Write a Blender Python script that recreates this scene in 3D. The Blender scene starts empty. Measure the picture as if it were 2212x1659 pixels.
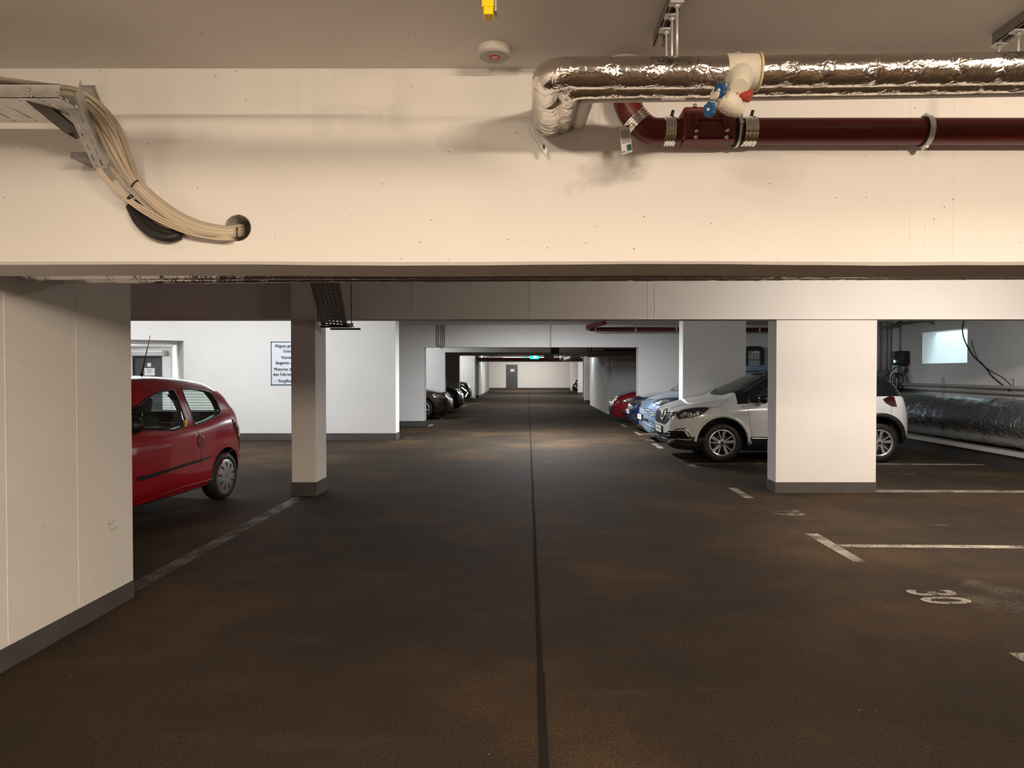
import bpy, bmesh, math, random
from mathutils import Vector, Matrix, noise
from mathutils.bvhtree import BVHTree

random.seed(7)
SC = bpy.context.scene
COL = SC.collection
PI = math.pi

# ------------------------------------------------------------------ camera
F, CX, CY = 1500.0, 1140.0, 829.5        # focal length and principal point for a 2212 x 1659 frame
PITCH = math.atan(25.5 / F)
EYE = Vector((0, 0, 1.5))
cam_d = bpy.data.cameras.new('camera')
cam_d.sensor_fit = 'HORIZONTAL'; cam_d.sensor_width = 36.0
cam_d.lens = F / 2212 * 36.0
cam_d.shift_x = -34.0 / 2212
cam_d.clip_start = 0.05; cam_d.clip_end = 200
cam = bpy.data.objects.new('camera', cam_d); COL.objects.link(cam)
cam.location = EYE; cam.rotation_euler = (PI / 2 - PITCH, 0, 0)
SC.camera = cam
SC.view_settings.view_transform = 'Standard'
SC.view_settings.look = 'None'
SC.view_settings.gamma = 1.0
SC.view_settings.use_curve_mapping = False
SC.view_settings.exposure = 0.08
SC.cycles.max_bounces = 9; SC.cycles.diffuse_bounces = 5; SC.cycles.caustics_reflective = False; SC.cycles.caustics_refractive = False

# ------------------------------------------------------------------ world and lights
w = bpy.data.worlds.new('world'); SC.world = w; w.use_nodes = True
w.node_tree.nodes['Background'].inputs[0].default_value = (0.55, 0.75, 1.0, 1)
w.node_tree.nodes['Background'].inputs[1].default_value = 0.6

WARM = (1.0, 0.80, 0.60); NEAR = (1.0, 0.88, 0.76); MILD = (1.0, 0.95, 0.88); COOL = (0.93, 0.97, 1.0); ICE = (0.62, 0.85, 1.0)
# x, y, z, length, direction of the tube, watts, colour, tilt of the two halves, share of the +side half, label
BATTENS = [
    (-0.70, -0.75, 2.73, 2.4, 'Y', 170, WARM, 45, 0.27, 'long batten lamp running along the lane above the viewer'),
    (2.6, -2.4, 2.72, 3.0, 'Y', 430, WARM, 42, 0.62, 'unseen batten lamp behind the viewer, added to brighten the left wall'),  # added lamp out of view, lifts the left wall more than the beam
    (2.30, 1.95, 2.74, 1.5, 'X', 11, WARM, 30, 0.60, 'shorter batten lamp above the picture, close to the foil-lagged pipes'),
    (4.7, 5.9, 2.66, 3.0, 'X', 172, NEAR, 38, 0.66, 'batten lamp before the broad right pillar, over the numbered bays'),
    (-6.3, 12.0, 2.72, 5.2, 'X', 215, COOL, 54, 0.66, 'batten lamp lighting the wall with the exhaust warning sign'),
    (-10.35, 17.0, 2.10, 0.6, 'X', 95, COOL, 38, 0.70, 'batten lamp in the passage to the grey side door'),
    (6.0, 10.2, 2.68, 1.5, 'X', 32, COOL, 35, 0.55, 'batten lamp over the rear of the white crossover'),
    (0.3, 15.3, 2.785, 2.2, 'Y', 400, COOL, 25, 0.10, 'batten lamp over the lane beside the pale blue car'),
    (-4.3, 22.0, 2.68, 2.0, 'X', 80, COOL, 35, 0.62, 'batten lamp above the brown saloon'),
    (0.0, 31.8, 2.70, 3.0, 'X', 120, MILD, 35, 0.50, 'batten lamp over the lane beyond the exit sign'),
    (-4.6, 34.8, 2.66, 1.6, 'X', 95, COOL, 35, 0.65, 'batten lamp above the black car with the lit running lights'),
    (0.0, 45.0, 2.70, 3.0, 'X', 150, MILD, 35, 0.50, 'batten lamp over the lane between the two far bays'),
    (0.0, 55.5, 2.70, 4.0, 'X', 300, MILD, 35, 0.70, 'batten lamp nearest the far grey door'),
    (5.0, 43.5, 2.68, 1.6, 'X', 130, COOL, 35, 0.6, 'batten lamp above the far right bay'),
]
def area(name, loc, direction, sx, sy, watts, col):
    d = bpy.data.lights.new(name, 'AREA'); d.shape = 'RECTANGLE'; d.size = sx; d.size_y = sy
    d.energy = watts; d.color = col
    o = bpy.data.objects.new(name, d); COL.objects.link(o); o.location = loc
    o.rotation_euler = Vector(direction).to_track_quat('-Z', 'Y').to_euler()
    return o
for (bx_, by_, bz_, ln, ax_, wt, colr, tilt, share, lb) in BATTENS:
    t = math.radians(tilt)
    if ax_ == 'X':
        for sgn, sh in ((1, share), (-1, 1 - share)):
            L = area('tube_light', (bx_, by_ + sgn * 0.05, bz_ - 0.035), (0, sgn * math.sin(t), -math.cos(t)), ln, 0.13, wt * sh, colr)
            L.rotation_euler = (sgn * t, 0, 0)
    else:
        n_ = 5
        for k in range(n_):          # short stretches of the tube, wrap-around diffuser shining forward and down
            L = area('tube_light', (bx_, by_ - ln / 2 + ln * (k + 0.5) / n_, bz_ - 0.045), (0, 0, -1), 0.14, 0.12, wt * share / n_, colr); L.rotation_euler = (t, 0, 0)
        L = area('tube_light', (bx_, by_, bz_ - 0.05), (0, 0, -1), 0.14, ln, wt * (1 - share), colr); L.rotation_euler = (0, 0, 0)
# little blue-white lamps on the far side walls, and daylight in the light well of the right wall
area('tube_light', (2.55, 30.6, 2.32), (0.6, 0.0, -0.8), 0.12, 1.2, 9, ICE)
area('tube_light', (-2.55, 43.0, 2.25), (-0.6, 0.2, -0.8), 0.12, 1.6, 12, ICE)
area('daylight', (8.95, 13.55, 3.7), (0, 0, -1), 0.5, 1.5, 44, (0.60, 0.85, 1.0))

# ------------------------------------------------------------------ pixel helpers (photo pixel + known depth or surface -> world point)
FWD = Vector((0, math.cos(PITCH), -math.sin(PITCH))); UP = Vector((0, math.sin(PITCH), math.cos(PITCH)))
def ray(x, y): return Vector((1, 0, 0)) * ((x - CX) / F) + FWD + UP * ((CY - y) / F)
def at(x, y, Y):
    r = ray(x, y); return EYE + r * (Y / r.y)
def atX(x, y, X):
    r = ray(x, y); return EYE + r * (X / r.x)
def fl(x, y, z=0.0):
    r = ray(x, y); return EYE + r * ((z - EYE.z) / r.z)
def depth_for(y, z):
    r = ray(CX, y); return (z - EYE.z) * r.y / r.z

# ------------------------------------------------------------------ materials
def lin(c):
    c = c / 255.0
    return c / 12.92 if c <= 0.04045 else ((c + 0.055) / 1.055) ** 2.4
def rgb(r, g, b): return (lin(r), lin(g), lin(b), 1)
MATS = {}
def base_mat(name):
    m = bpy.data.materials.new(name); m.use_nodes = True
    nt = m.node_tree; b = nt.nodes['Principled BSDF']
    return m, nt, b
def mat(name, col, rough=0.5, metal=0.0, coat=0.0, emit=None, estr=0.0, spec=0.5, var=0.0, vscale=8.0, bump=0.0, bscale=60.0, ani=None):
    if name in MATS: return MATS[name]
    m, nt, b = base_mat(name)
    b.inputs['Base Color'].default_value = col
    b.inputs['Roughness'].default_value = rough
    b.inputs['Metallic'].default_value = metal
    b.inputs['Coat Weight'].default_value = coat
    b.inputs['Coat Roughness'].default_value = 0.04
    b.inputs['Specular IOR Level'].default_value = spec
    if emit:
        b.inputs['Emission Color'].default_value = emit; b.inputs['Emission Strength'].default_value = estr
    tc = nt.nodes.new('ShaderNodeTexCoord')
    src = tc.outputs['Object']
    if ani:
        mp = nt.nodes.new('ShaderNodeMapping'); mp.inputs['Scale'].default_value = ani
        nt.links.new(src, mp.inputs[0]); src = mp.outputs[0]
    if var > 0:
        n = nt.nodes.new('ShaderNodeTexNoise'); n.inputs['Scale'].default_value = vscale; n.inputs['Detail'].default_value = 6
        nt.links.new(src, n.inputs[0])
        r = nt.nodes.new('ShaderNodeMapRange'); r.inputs[1].default_value = 0.3; r.inputs[2].default_value = 0.7
        r.inputs[3].default_value = 1 - var; r.inputs[4].default_value = 1 + var
        nt.links.new(n.outputs[0], r.inputs[0])
        mx = nt.nodes.new('ShaderNodeVectorMath'); mx.operation = 'SCALE'
        mx.inputs[0].default_value = col[:3]; nt.links.new(r.outputs[0], mx.inputs['Scale'])
        nt.links.new(mx.outputs[0], b.inputs['Base Color'])
    if bump > 0:
        n = nt.nodes.new('ShaderNodeTexNoise'); n.inputs['Scale'].default_value = bscale; n.inputs['Detail'].default_value = 5
        nt.links.new(src, n.inputs[0])
        bp = nt.nodes.new('ShaderNodeBump'); bp.inputs['Strength'].default_value = bump; bp.inputs['Distance'].default_value = 0.01
        nt.links.new(n.outputs[0], bp.inputs['Height']); nt.links.new(bp.outputs[0], b.inputs['Normal'])
    MATS[name] = m
    return m

def wall_paint(name, col):
    """matt painted concrete: soft blotches, trowel grain and scattered air pores"""
    m, nt, b = base_mat(name); N = nt.nodes; K = nt.links
    tc = N.new('ShaderNodeTexCoord')
    n1 = N.new('ShaderNodeTexNoise'); n1.inputs['Scale'].default_value = 1.3; n1.inputs['Detail'].default_value = 7; K.new(tc.outputs['Object'], n1.inputs[0])
    r1 = N.new('ShaderNodeMapRange'); r1.inputs[1].default_value = 0.3; r1.inputs[2].default_value = 0.7; r1.inputs[3].default_value = 0.965; r1.inputs[4].default_value = 1.02
    K.new(n1.outputs[0], r1.inputs[0])
    # pores: voronoi cells, only a few kept
    v = N.new('ShaderNodeTexVoronoi'); v.inputs['Scale'].default_value = 24; K.new(tc.outputs['Object'], v.inputs[0])
    sep = N.new('ShaderNodeSeparateColor'); K.new(v.outputs['Color'], sep.inputs[0])
    keep = N.new('ShaderNodeMapRange'); keep.inputs[1].default_value = 0.0; keep.inputs[2].default_value = 1.0; keep.inputs[3].default_value = -0.16; keep.inputs[4].default_value = 0.092
    K.new(sep.outputs[0], keep.inputs[0])
    n3 = N.new('ShaderNodeTexNoise'); n3.inputs['Scale'].default_value = 90; K.new(tc.outputs['Object'], n3.inputs[0])
    wob = N.new('ShaderNodeMath'); wob.operation = 'MULTIPLY_ADD'; wob.inputs[1].default_value = 0.12; wob.inputs[2].default_value = -0.06
    K.new(n3.outputs[0], wob.inputs[0])
    dd = N.new('ShaderNodeMath'); dd.operation = 'ADD'; K.new(v.outputs['Distance'], dd.inputs[0]); K.new(wob.outputs[0], dd.inputs[1])
    lt = N.new('ShaderNodeMath'); lt.operation = 'LESS_THAN'; K.new(dd.outputs[0], lt.inputs[0]); K.new(keep.outputs[0], lt.inputs[1])
    pf = N.new('ShaderNodeMapRange'); pf.inputs[3].default_value = 1.0; pf.inputs[4].default_value = 0.42; K.new(lt.outputs[0], pf.inputs[0])
    mul = N.new('ShaderNodeMath'); mul.operation = 'MULTIPLY'; K.new(r1.outputs[0], mul.inputs[0]); K.new(pf.outputs[0], mul.inputs[1])
    sc = N.new('ShaderNodeVectorMath'); sc.operation = 'SCALE'; sc.inputs[0].default_value = col[:3]; K.new(mul.outputs[0], sc.inputs['Scale'])
    K.new(sc.outputs[0], b.inputs['Base Color'])
    n2 = N.new('ShaderNodeTexNoise'); n2.inputs['Scale'].default_value = 45; n2.inputs['Detail'].default_value = 8; K.new(tc.outputs['Object'], n2.inputs[0])
    bp = N.new('ShaderNodeBump'); bp.inputs['Strength'].default_value = 0.10; bp.inputs['Distance'].default_value = 0.01; K.new(n2.outputs[0], bp.inputs['Height'])
    K.new(bp.outputs[0], b.inputs['Normal'])
    b.inputs['Roughness'].default_value = 0.82; b.inputs['Specular IOR Level'].default_value = 0.25
    return m

def asphalt():
    m, nt, b = base_mat('mastic_asphalt'); N = nt.nodes; K = nt.links
    tc = N.new('ShaderNodeTexCoord')
    big = N.new('ShaderNodeTexNoise'); big.inputs['Scale'].default_value = 0.55; big.inputs['Detail'].default_value = 8; big.inputs['Roughness'].default_value = 0.62; K.new(tc.outputs['Object'], big.inputs[0])
    rp = N.new('ShaderNodeValToRGB'); e = rp.color_ramp.elements
    e[0].position = 0.30; e[0].color = (0.029, 0.0215, 0.0153, 1)
    e[1].position = 0.70; e[1].color = (0.098, 0.061, 0.033, 1)
    el = rp.color_ramp.elements.new(0.5); el.color = (0.048, 0.0335, 0.0222, 1)
    K.new(big.outputs[0], rp.inputs[0])
    # fine grain
    g = N.new('ShaderNodeTexNoise'); g.inputs['Scale'].default_value = 75; g.inputs['Detail'].default_value = 9; g.inputs['Roughness'].default_value = 0.75; K.new(tc.outputs['Object'], g.inputs[0])
    gr = N.new('ShaderNodeMapRange'); gr.inputs[1].default_value = 0.28; gr.inputs[2].default_value = 0.72; gr.inputs[3].default_value = 0.25; gr.inputs[4].default_value = 1.85; K.new(g.outputs[0], gr.inputs[0])
    s1 = N.new('ShaderNodeVectorMath'); s1.operation = 'SCALE'; K.new(rp.outputs[0], s1.inputs[0]); K.new(gr.outputs[0], s1.inputs['Scale'])
    # dusty streaks across the bays
    mp = N.new('ShaderNodeMapping'); mp.inputs['Scale'].default_value = (0.5, 2.2, 1); K.new(tc.outputs['Object'], mp.inputs[0])
    st = N.new('ShaderNodeTexNoise'); st.inputs['Scale'].default_value = 1.1; st.inputs['Detail'].default_value = 9; st.inputs['Roughness'].default_value = 0.65; K.new(mp.outputs[0], st.inputs[0])
    sr = N.new('ShaderNodeMapRange'); sr.inputs[1].default_value = 0.60; sr.inputs[2].default_value = 0.82; sr.inputs[3].default_value = 0; sr.inputs[4].default_value = 0.42; K.new(st.outputs[0], sr.inputs[0])
    m1 = N.new('ShaderNodeMix'); m1.data_type = 'RGBA'; m1.inputs[7].default_value = (0.135, 0.105, 0.074, 1); K.new(sr.outputs[0], m1.inputs[0]); K.new(s1.outputs[0], m1.inputs[6])
    # grit specks
    v = N.new('ShaderNodeTexVoronoi'); v.inputs['Scale'].default_value = 17; K.new(tc.outputs['Object'], v.inputs[0])
    sp = N.new('ShaderNodeSeparateColor'); K.new(v.outputs['Color'], sp.inputs[0])
    kp = N.new('ShaderNodeMapRange'); kp.inputs[3].default_value = -0.60; kp.inputs[4].default_value = 0.085; K.new(sp.outputs[1], kp.inputs[0])
    lt = N.new('ShaderNodeMath'); lt.operation = 'LESS_THAN'; K.new(v.outputs['Distance'], lt.inputs[0]); K.new(kp.outputs[0], lt.inputs[1])
    m2 = N.new('ShaderNodeMix'); m2.data_type = 'RGBA'; m2.inputs[7].default_value = (0.30, 0.25, 0.18, 1); K.new(lt.outputs[0], m2.inputs[0]); K.new(m1.outputs[2], m2.inputs[6])
    K.new(m2.outputs[2], b.inputs['Base Color'])
    bp = N.new('ShaderNodeBump'); bp.inputs['Strength'].default_value = 0.8; bp.inputs['Distance'].default_value = 0.012; K.new(g.outputs[0], bp.inputs['Height']); K.new(bp.outputs[0], b.inputs['Normal'])
    rr = N.new('ShaderNodeMapRange'); rr.inputs[3].default_value = 0.68; rr.inputs[4].default_value = 0.88; K.new(big.outputs[0], rr.inputs[0]); K.new(rr.outputs[0], b.inputs['Roughness'])
    b.inputs['Specular IOR Level'].default_value = 0.09
    return m

def worn_paint(name, col, cover, soft=0.14, most=1.0):
    """road paint worn through to the asphalt in a fine grain"""
    m, nt, b = base_mat(name); N = nt.nodes; K = nt.links
    tc = N.new('ShaderNodeTexCoord')
    n = N.new('ShaderNodeTexNoise'); n.inputs['Scale'].default_value = 55; n.inputs['Detail'].default_value = 9; n.inputs['Roughness'].default_value = 0.8; K.new(tc.outputs['Object'], n.inputs[0])
    n2 = N.new('ShaderNodeTexNoise'); n2.inputs['Scale'].default_value = 3.0; n2.inputs['Detail'].default_value = 4; K.new(tc.outputs['Object'], n2.inputs[0])
    a = N.new('ShaderNodeMath'); a.operation = 'MULTIPLY_ADD'; a.inputs[1].default_value = 0.6; K.new(n2.outputs[0], a.inputs[0]); K.new(n.outputs[0], a.inputs[2])
    r = N.new('ShaderNodeMapRange'); r.inputs[1].default_value = 1.06 - 0.5 * cover; r.inputs[2].default_value = 1.06 + soft - 0.5 * cover; r.inputs[4].default_value = most; K.new(a.outputs[0], r.inputs[0])
    K.new(r.outputs[0], b.inputs['Alpha'])
    b.inputs['Base Color'].default_value = col; b.inputs['Roughness'].default_value = 0.7
    return m

def foil(name, col, rough, scale, strength, band=0.145):
    """wrinkled foil: calm sheets between crumpled bands of tape"""
    m, nt, b = base_mat(name); N = nt.nodes; K = nt.links
    tc = N.new('ShaderNodeTexCoord')
    n = N.new('ShaderNodeTexNoise'); n.inputs['Scale'].default_value = scale; n.inputs['Detail'].default_value = 5; n.inputs['Distortion'].default_value = 1.2; K.new(tc.outputs['Object'], n.inputs[0])
    v = N.new('ShaderNodeTexVoronoi'); v.feature = 'DISTANCE_TO_EDGE'; v.inputs['Scale'].default_value = scale * 0.8; K.new(tc.outputs['Object'], v.inputs[0])
    mi = N.new('ShaderNodeMath'); mi.operation = 'MINIMUM'; mi.inputs[1].default_value = 0.14; K.new(v.outputs[0], mi.inputs[0])
    a = N.new('ShaderNodeMath'); a.operation = 'MULTIPLY_ADD'; a.inputs[1].default_value = 2.2; K.new(mi.outputs[0], a.inputs[0]); K.new(n.outputs[0], a.inputs[2])
    sx = N.new('ShaderNodeSeparateXYZ'); K.new(tc.outputs['Object'], sx.inputs[0])
    n2 = N.new('ShaderNodeTexNoise'); n2.inputs['Scale'].default_value = 5; n2.inputs['Detail'].default_value = 3; K.new(tc.outputs['Object'], n2.inputs[0])
    w_ = N.new('ShaderNodeMath'); w_.operation = 'MULTIPLY_ADD'; w_.inputs[1].default_value = 0.16; K.new(n2.outputs[0], w_.inputs[0]); K.new(sx.outputs[0], w_.inputs[2])
    pp = N.new('ShaderNodeMath'); pp.operation = 'PINGPONG'; pp.inputs[1].default_value = band / 2; K.new(w_.outputs[0], pp.inputs[0])
    mk = N.new('ShaderNodeMapRange'); mk.inputs[1].default_value = band * 0.24; mk.inputs[2].default_value = band * 0.47; mk.inputs[3].default_value = 0.22; mk.inputs[4].default_value = 1.0; K.new(pp.outputs[0], mk.inputs[0])
    h = N.new('ShaderNodeMath'); h.operation = 'MULTIPLY'; K.new(a.outputs[0], h.inputs[0]); K.new(mk.outputs[0], h.inputs[1])
    bp = N.new('ShaderNodeBump'); bp.inputs['Strength'].default_value = strength; bp.inputs['Distance'].default_value = 0.02; K.new(h.outputs[0], bp.inputs['Height']); K.new(bp.outputs[0], b.inputs['Normal'])
    b.inputs['Base Color'].default_value = col; b.inputs['Metallic'].default_value = 1.0; b.inputs['Roughness'].default_value = rough
    return m

def clear_glass(name, tint, gloss=1.0):
    m = bpy.data.materials.new(name); m.use_nodes = True; nt = m.node_tree; N = nt.nodes; K = nt.links
    for n in list(N): N.remove(n)
    out = N.new('ShaderNodeOutputMaterial'); tr = N.new('ShaderNodeBsdfTransparent'); tr.inputs[0].default_value = tint
    gl = N.new('ShaderNodeBsdfGlossy'); gl.inputs['Roughness'].default_value = 0.02
    fr = N.new('ShaderNodeFresnel'); fr.inputs[0].default_value = 1.5
    ml = N.new('ShaderNodeMath'); ml.operation = 'MULTIPLY'; ml.inputs[1].default_value = gloss; ml.use_clamp = True; g_ = N.new('ShaderNodeNewGeometry'); iv = N.new('ShaderNodeMath'); iv.operation = 'SUBTRACT'; iv.inputs[0].default_value = 1.0; K.new(g_.outputs['Backfacing'], iv.inputs[1]); m0 = N.new('ShaderNodeMath'); m0.operation = 'MULTIPLY'; K.new(fr.outputs[0], m0.inputs[0]); K.new(iv.outputs[0], m0.inputs[1]); K.new(m0.outputs[0], ml.inputs[0])
    mx = N.new('ShaderNodeMixShader'); K.new(ml.outputs[0], mx.inputs[0]); K.new(tr.outputs[0], mx.inputs[1]); K.new(gl.outputs[0], mx.inputs[2]); K.new(mx.outputs[0], out.inputs[0])
    return m

WHITE = wall_paint('white_wall_paint', (0.80, 0.78, 0.755, 1))
CEILP = wall_paint('ceiling_paint', (0.74, 0.71, 0.675, 1))
PLINTH = mat('dark_plinth_paint', (0.075, 0.068, 0.062, 1), 0.75, var=0.15, vscale=6, bump=0.15, bscale=30)
ASPH = asphalt()
LINE = worn_paint('worn_line_paint', (0.36, 0.315, 0.25, 1), 0.70)
LINE2 = worn_paint('very_worn_line_paint', (0.27, 0.235, 0.185, 1), 0.55)
LINE3 = worn_paint('faint_line_paint', (0.15, 0.125, 0.09, 1), 0.62)
SEAL = mat('joint_sealant', (0.022, 0.018, 0.015, 1), 0.9, spec=0.03, bump=0.2)
FOIL = foil('aluminium_foil', (0.80, 0.76, 0.72, 1), 0.17, 34, 0.36)
FOILD = foil('dark_foil_wrap', (0.50, 0.50, 0.51, 1), 0.33, 8, 0.9, 0.6)
REDPIPE = mat('red_cast_iron', (0.105, 0.006, 0.007, 1), 0.38, spec=0.5, var=0.08, vscale=5, bump=0.04, bscale=80)
REDBOX = mat('matt_red_cast_iron', (0.125, 0.020, 0.016, 1), 0.6, bump=0.12, bscale=90)
GREYPIPE = mat('grey_plastic_pipe', (0.50, 0.475, 0.445, 1), 0.45)
STEEL = mat('galvanised_steel', (0.68, 0.68, 0.67, 1), 0.40, 0.45, var=0.10, vscale=22)
CHROME = mat('polished_steel', (0.78, 0.77, 0.75, 1), 0.14, 1.0)
DSTEEL = mat('dim_steel', (0.26, 0.25, 0.24, 1), 0.5, 0.7, var=0.15, vscale=20)
CABLE = mat('beige_cable_sheath', (0.56, 0.47, 0.36, 1), 0.5, var=0.05, vscale=3)
CABLEG = mat('grey_cable_sheath', (0.42, 0.36, 0.28, 1), 0.5)
RUBBER = mat('black_rubber', (0.012, 0.012, 0.012, 1), 0.55)
BLACK = mat('black_plastic', (0.015, 0.015, 0.016, 1), 0.45)
BLACKG = mat('black_gloss', (0.010, 0.010, 0.011, 1), 0.12, coat=0.6)
FOAM = mat('cream_foam_shell', (0.66, 0.61, 0.52, 1), 0.7, bump=0.2, bscale=70)
BLUEP = mat('blue_plastic', (0.010, 0.075, 0.21, 1), 0.35)
ORANGE = mat('orange_red_plastic', (0.36, 0.034, 0.02, 1), 0.4)
YELLOW = mat('yellow_plastic', (0.95, 0.66, 0.0, 1), 0.4)
PAPER = mat('white_paper', (0.80, 0.80, 0.78, 1), 0.7)
INK = mat('black_print', (0.035, 0.038, 0.042, 1), 0.6)
GREENP = mat('dark_green_print', (0.02, 0.10, 0.075, 1), 0.6)
REDP = mat('red_sticker', (0.42, 0.02, 0.03, 1), 0.5)
DISC = mat('grey_cover_disc', (0.42, 0.41, 0.40, 1), 0.55, var=0.1, vscale=30)
PLASTER = mat('rough_plaster', (0.70, 0.66, 0.60, 1), 0.85, bump=0.4, bscale=60)
DOORG = mat('dark_grey_door', (0.060, 0.063, 0.070, 1), 0.45)
FRAMEG = mat('light_metal_frame', (0.55, 0.55, 0.54, 1), 0.45)
SIGNW = mat('sign_panel_white', (0.74, 0.77, 0.82, 1), 0.5)
SIGNB = mat('sign_border_blue_grey', (0.09, 0.13, 0.17, 1), 0.5)
DIFF = mat('lamp_diffuser', (0.9, 0.9, 0.9, 1), 0.4, emit=(1, 0.93, 0.82, 1), estr=3.0)
LAMPW = mat('lamp_body_white', (0.75, 0.75, 0.73, 1), 0.5)
ICELAMP = mat('lamp_tube_ice_white', (0.8, 0.9, 1, 1), 0.4, emit=(0.45, 0.80, 1.0, 1), estr=4.0)
EXITG = mat('exit_sign_green', (0.02, 0.5, 0.4, 1), 0.4, emit=(0.02, 0.85, 0.72, 1), estr=1.3)
EXITW = mat('exit_sign_white', (0.8, 1, 1, 1), 0.4, emit=(0.55, 1.0, 0.98, 1), estr=1.5)
LED = mat('green_status_led', (0.1, 1, 0.5, 1), 0.3, emit=(0.15, 1.0, 0.45, 1), estr=9)
GLASS = clear_glass('car_glass', (0.93, 0.965, 0.95, 1), 1.0)
GLASSD = clear_glass('dark_car_glass', (0.62, 0.66, 0.66, 1), 1.2)
LENS = clear_glass('lamp_lens', (0.80, 0.82, 0.84, 1), 1.6)
ALLOY = mat('silver_alloy', (0.60, 0.60, 0.60, 1), 0.30, 0.75)
ALLOYD = mat('dark_wheel_barrel', (0.03, 0.03, 0.03, 1), 0.5, 0.3)
TAIL = mat('red_lamp_lens', (0.045, 0.003, 0.005, 1), 0.12, coat=0.7)
FABRIC = mat('dark_seat_fabric', (0.045, 0.045, 0.048, 1), 0.85, bump=0.2, bscale=140)
GBLOCK = mat('glass_block', (0.30, 0.32, 0.32, 1), 0.12, 0.2, bump=0.9, bscale=26, ani=(1, 1, 0.35))
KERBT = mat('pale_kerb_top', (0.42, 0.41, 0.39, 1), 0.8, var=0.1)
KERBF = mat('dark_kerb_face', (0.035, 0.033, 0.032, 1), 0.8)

# ------------------------------------------------------------------ mesh builder
def frames(pts):
    out = []; n = len(pts)
    t0 = (pts[1] - pts[0]).normalized()
    up = Vector((0, 0, 1)) if abs(t0.z) < 0.9 else Vector((1, 0, 0))
    a = t0.cross(up).normalized()
    for i in range(n):
        t = (pts[min(i + 1, n - 1)] - pts[max(i - 1, 0)]).normalized()
        a = (a - t * a.dot(t)).normalized()
        out.append((t, a, t.cross(a).normalized()))
    return out
def spline(ctrl, n=8):
    """Catmull-Rom through the control points"""
    P = [Vector(c) for c in ctrl]; out = []
    for i in range(len(P) - 1):
        p0 = P[max(i - 1, 0)]; p1 = P[i]; p2 = P[i + 1]; p3 = P[min(i + 2, len(P) - 1)]
        for k in range(n):
            t = k / n
            out.append(0.5 * ((2 * p1) + (p2 - p0) * t + (2 * p0 - 5 * p1 + 4 * p2 - p3) * t * t + (3 * p1 - p0 - 3 * p2 + p3) * t ** 3))
    out.append(P[-1]); return out
def resample(pts, step):
    pts = [Vector(p) for p in pts]
    out = [pts[0].copy()]
    for a, b in zip(pts, pts[1:]):
        d = (b - a).length; k = max(1, int(round(d / step)))
        for i in range(1, k + 1): out.append(a.lerp(b, i / k))
    return out
def bent(pts, rad, n=8):
    """polyline with rounded corners"""
    P = [Vector(p) for p in pts]; out = [P[0]]
    for i in range(1, len(P) - 1):
        a = (P[i - 1] - P[i]); b = (P[i + 1] - P[i]); r = min(rad, a.length * 0.49, b.length * 0.49)
        s = P[i] + a.normalized() * r; e = P[i] + b.normalized() * r
        for k in range(n + 1):
            t = k / n; out.append((1 - t) ** 2 * s + 2 * t * (1 - t) * P[i] + t * t * e)
    out.append(P[-1]); return out

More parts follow.
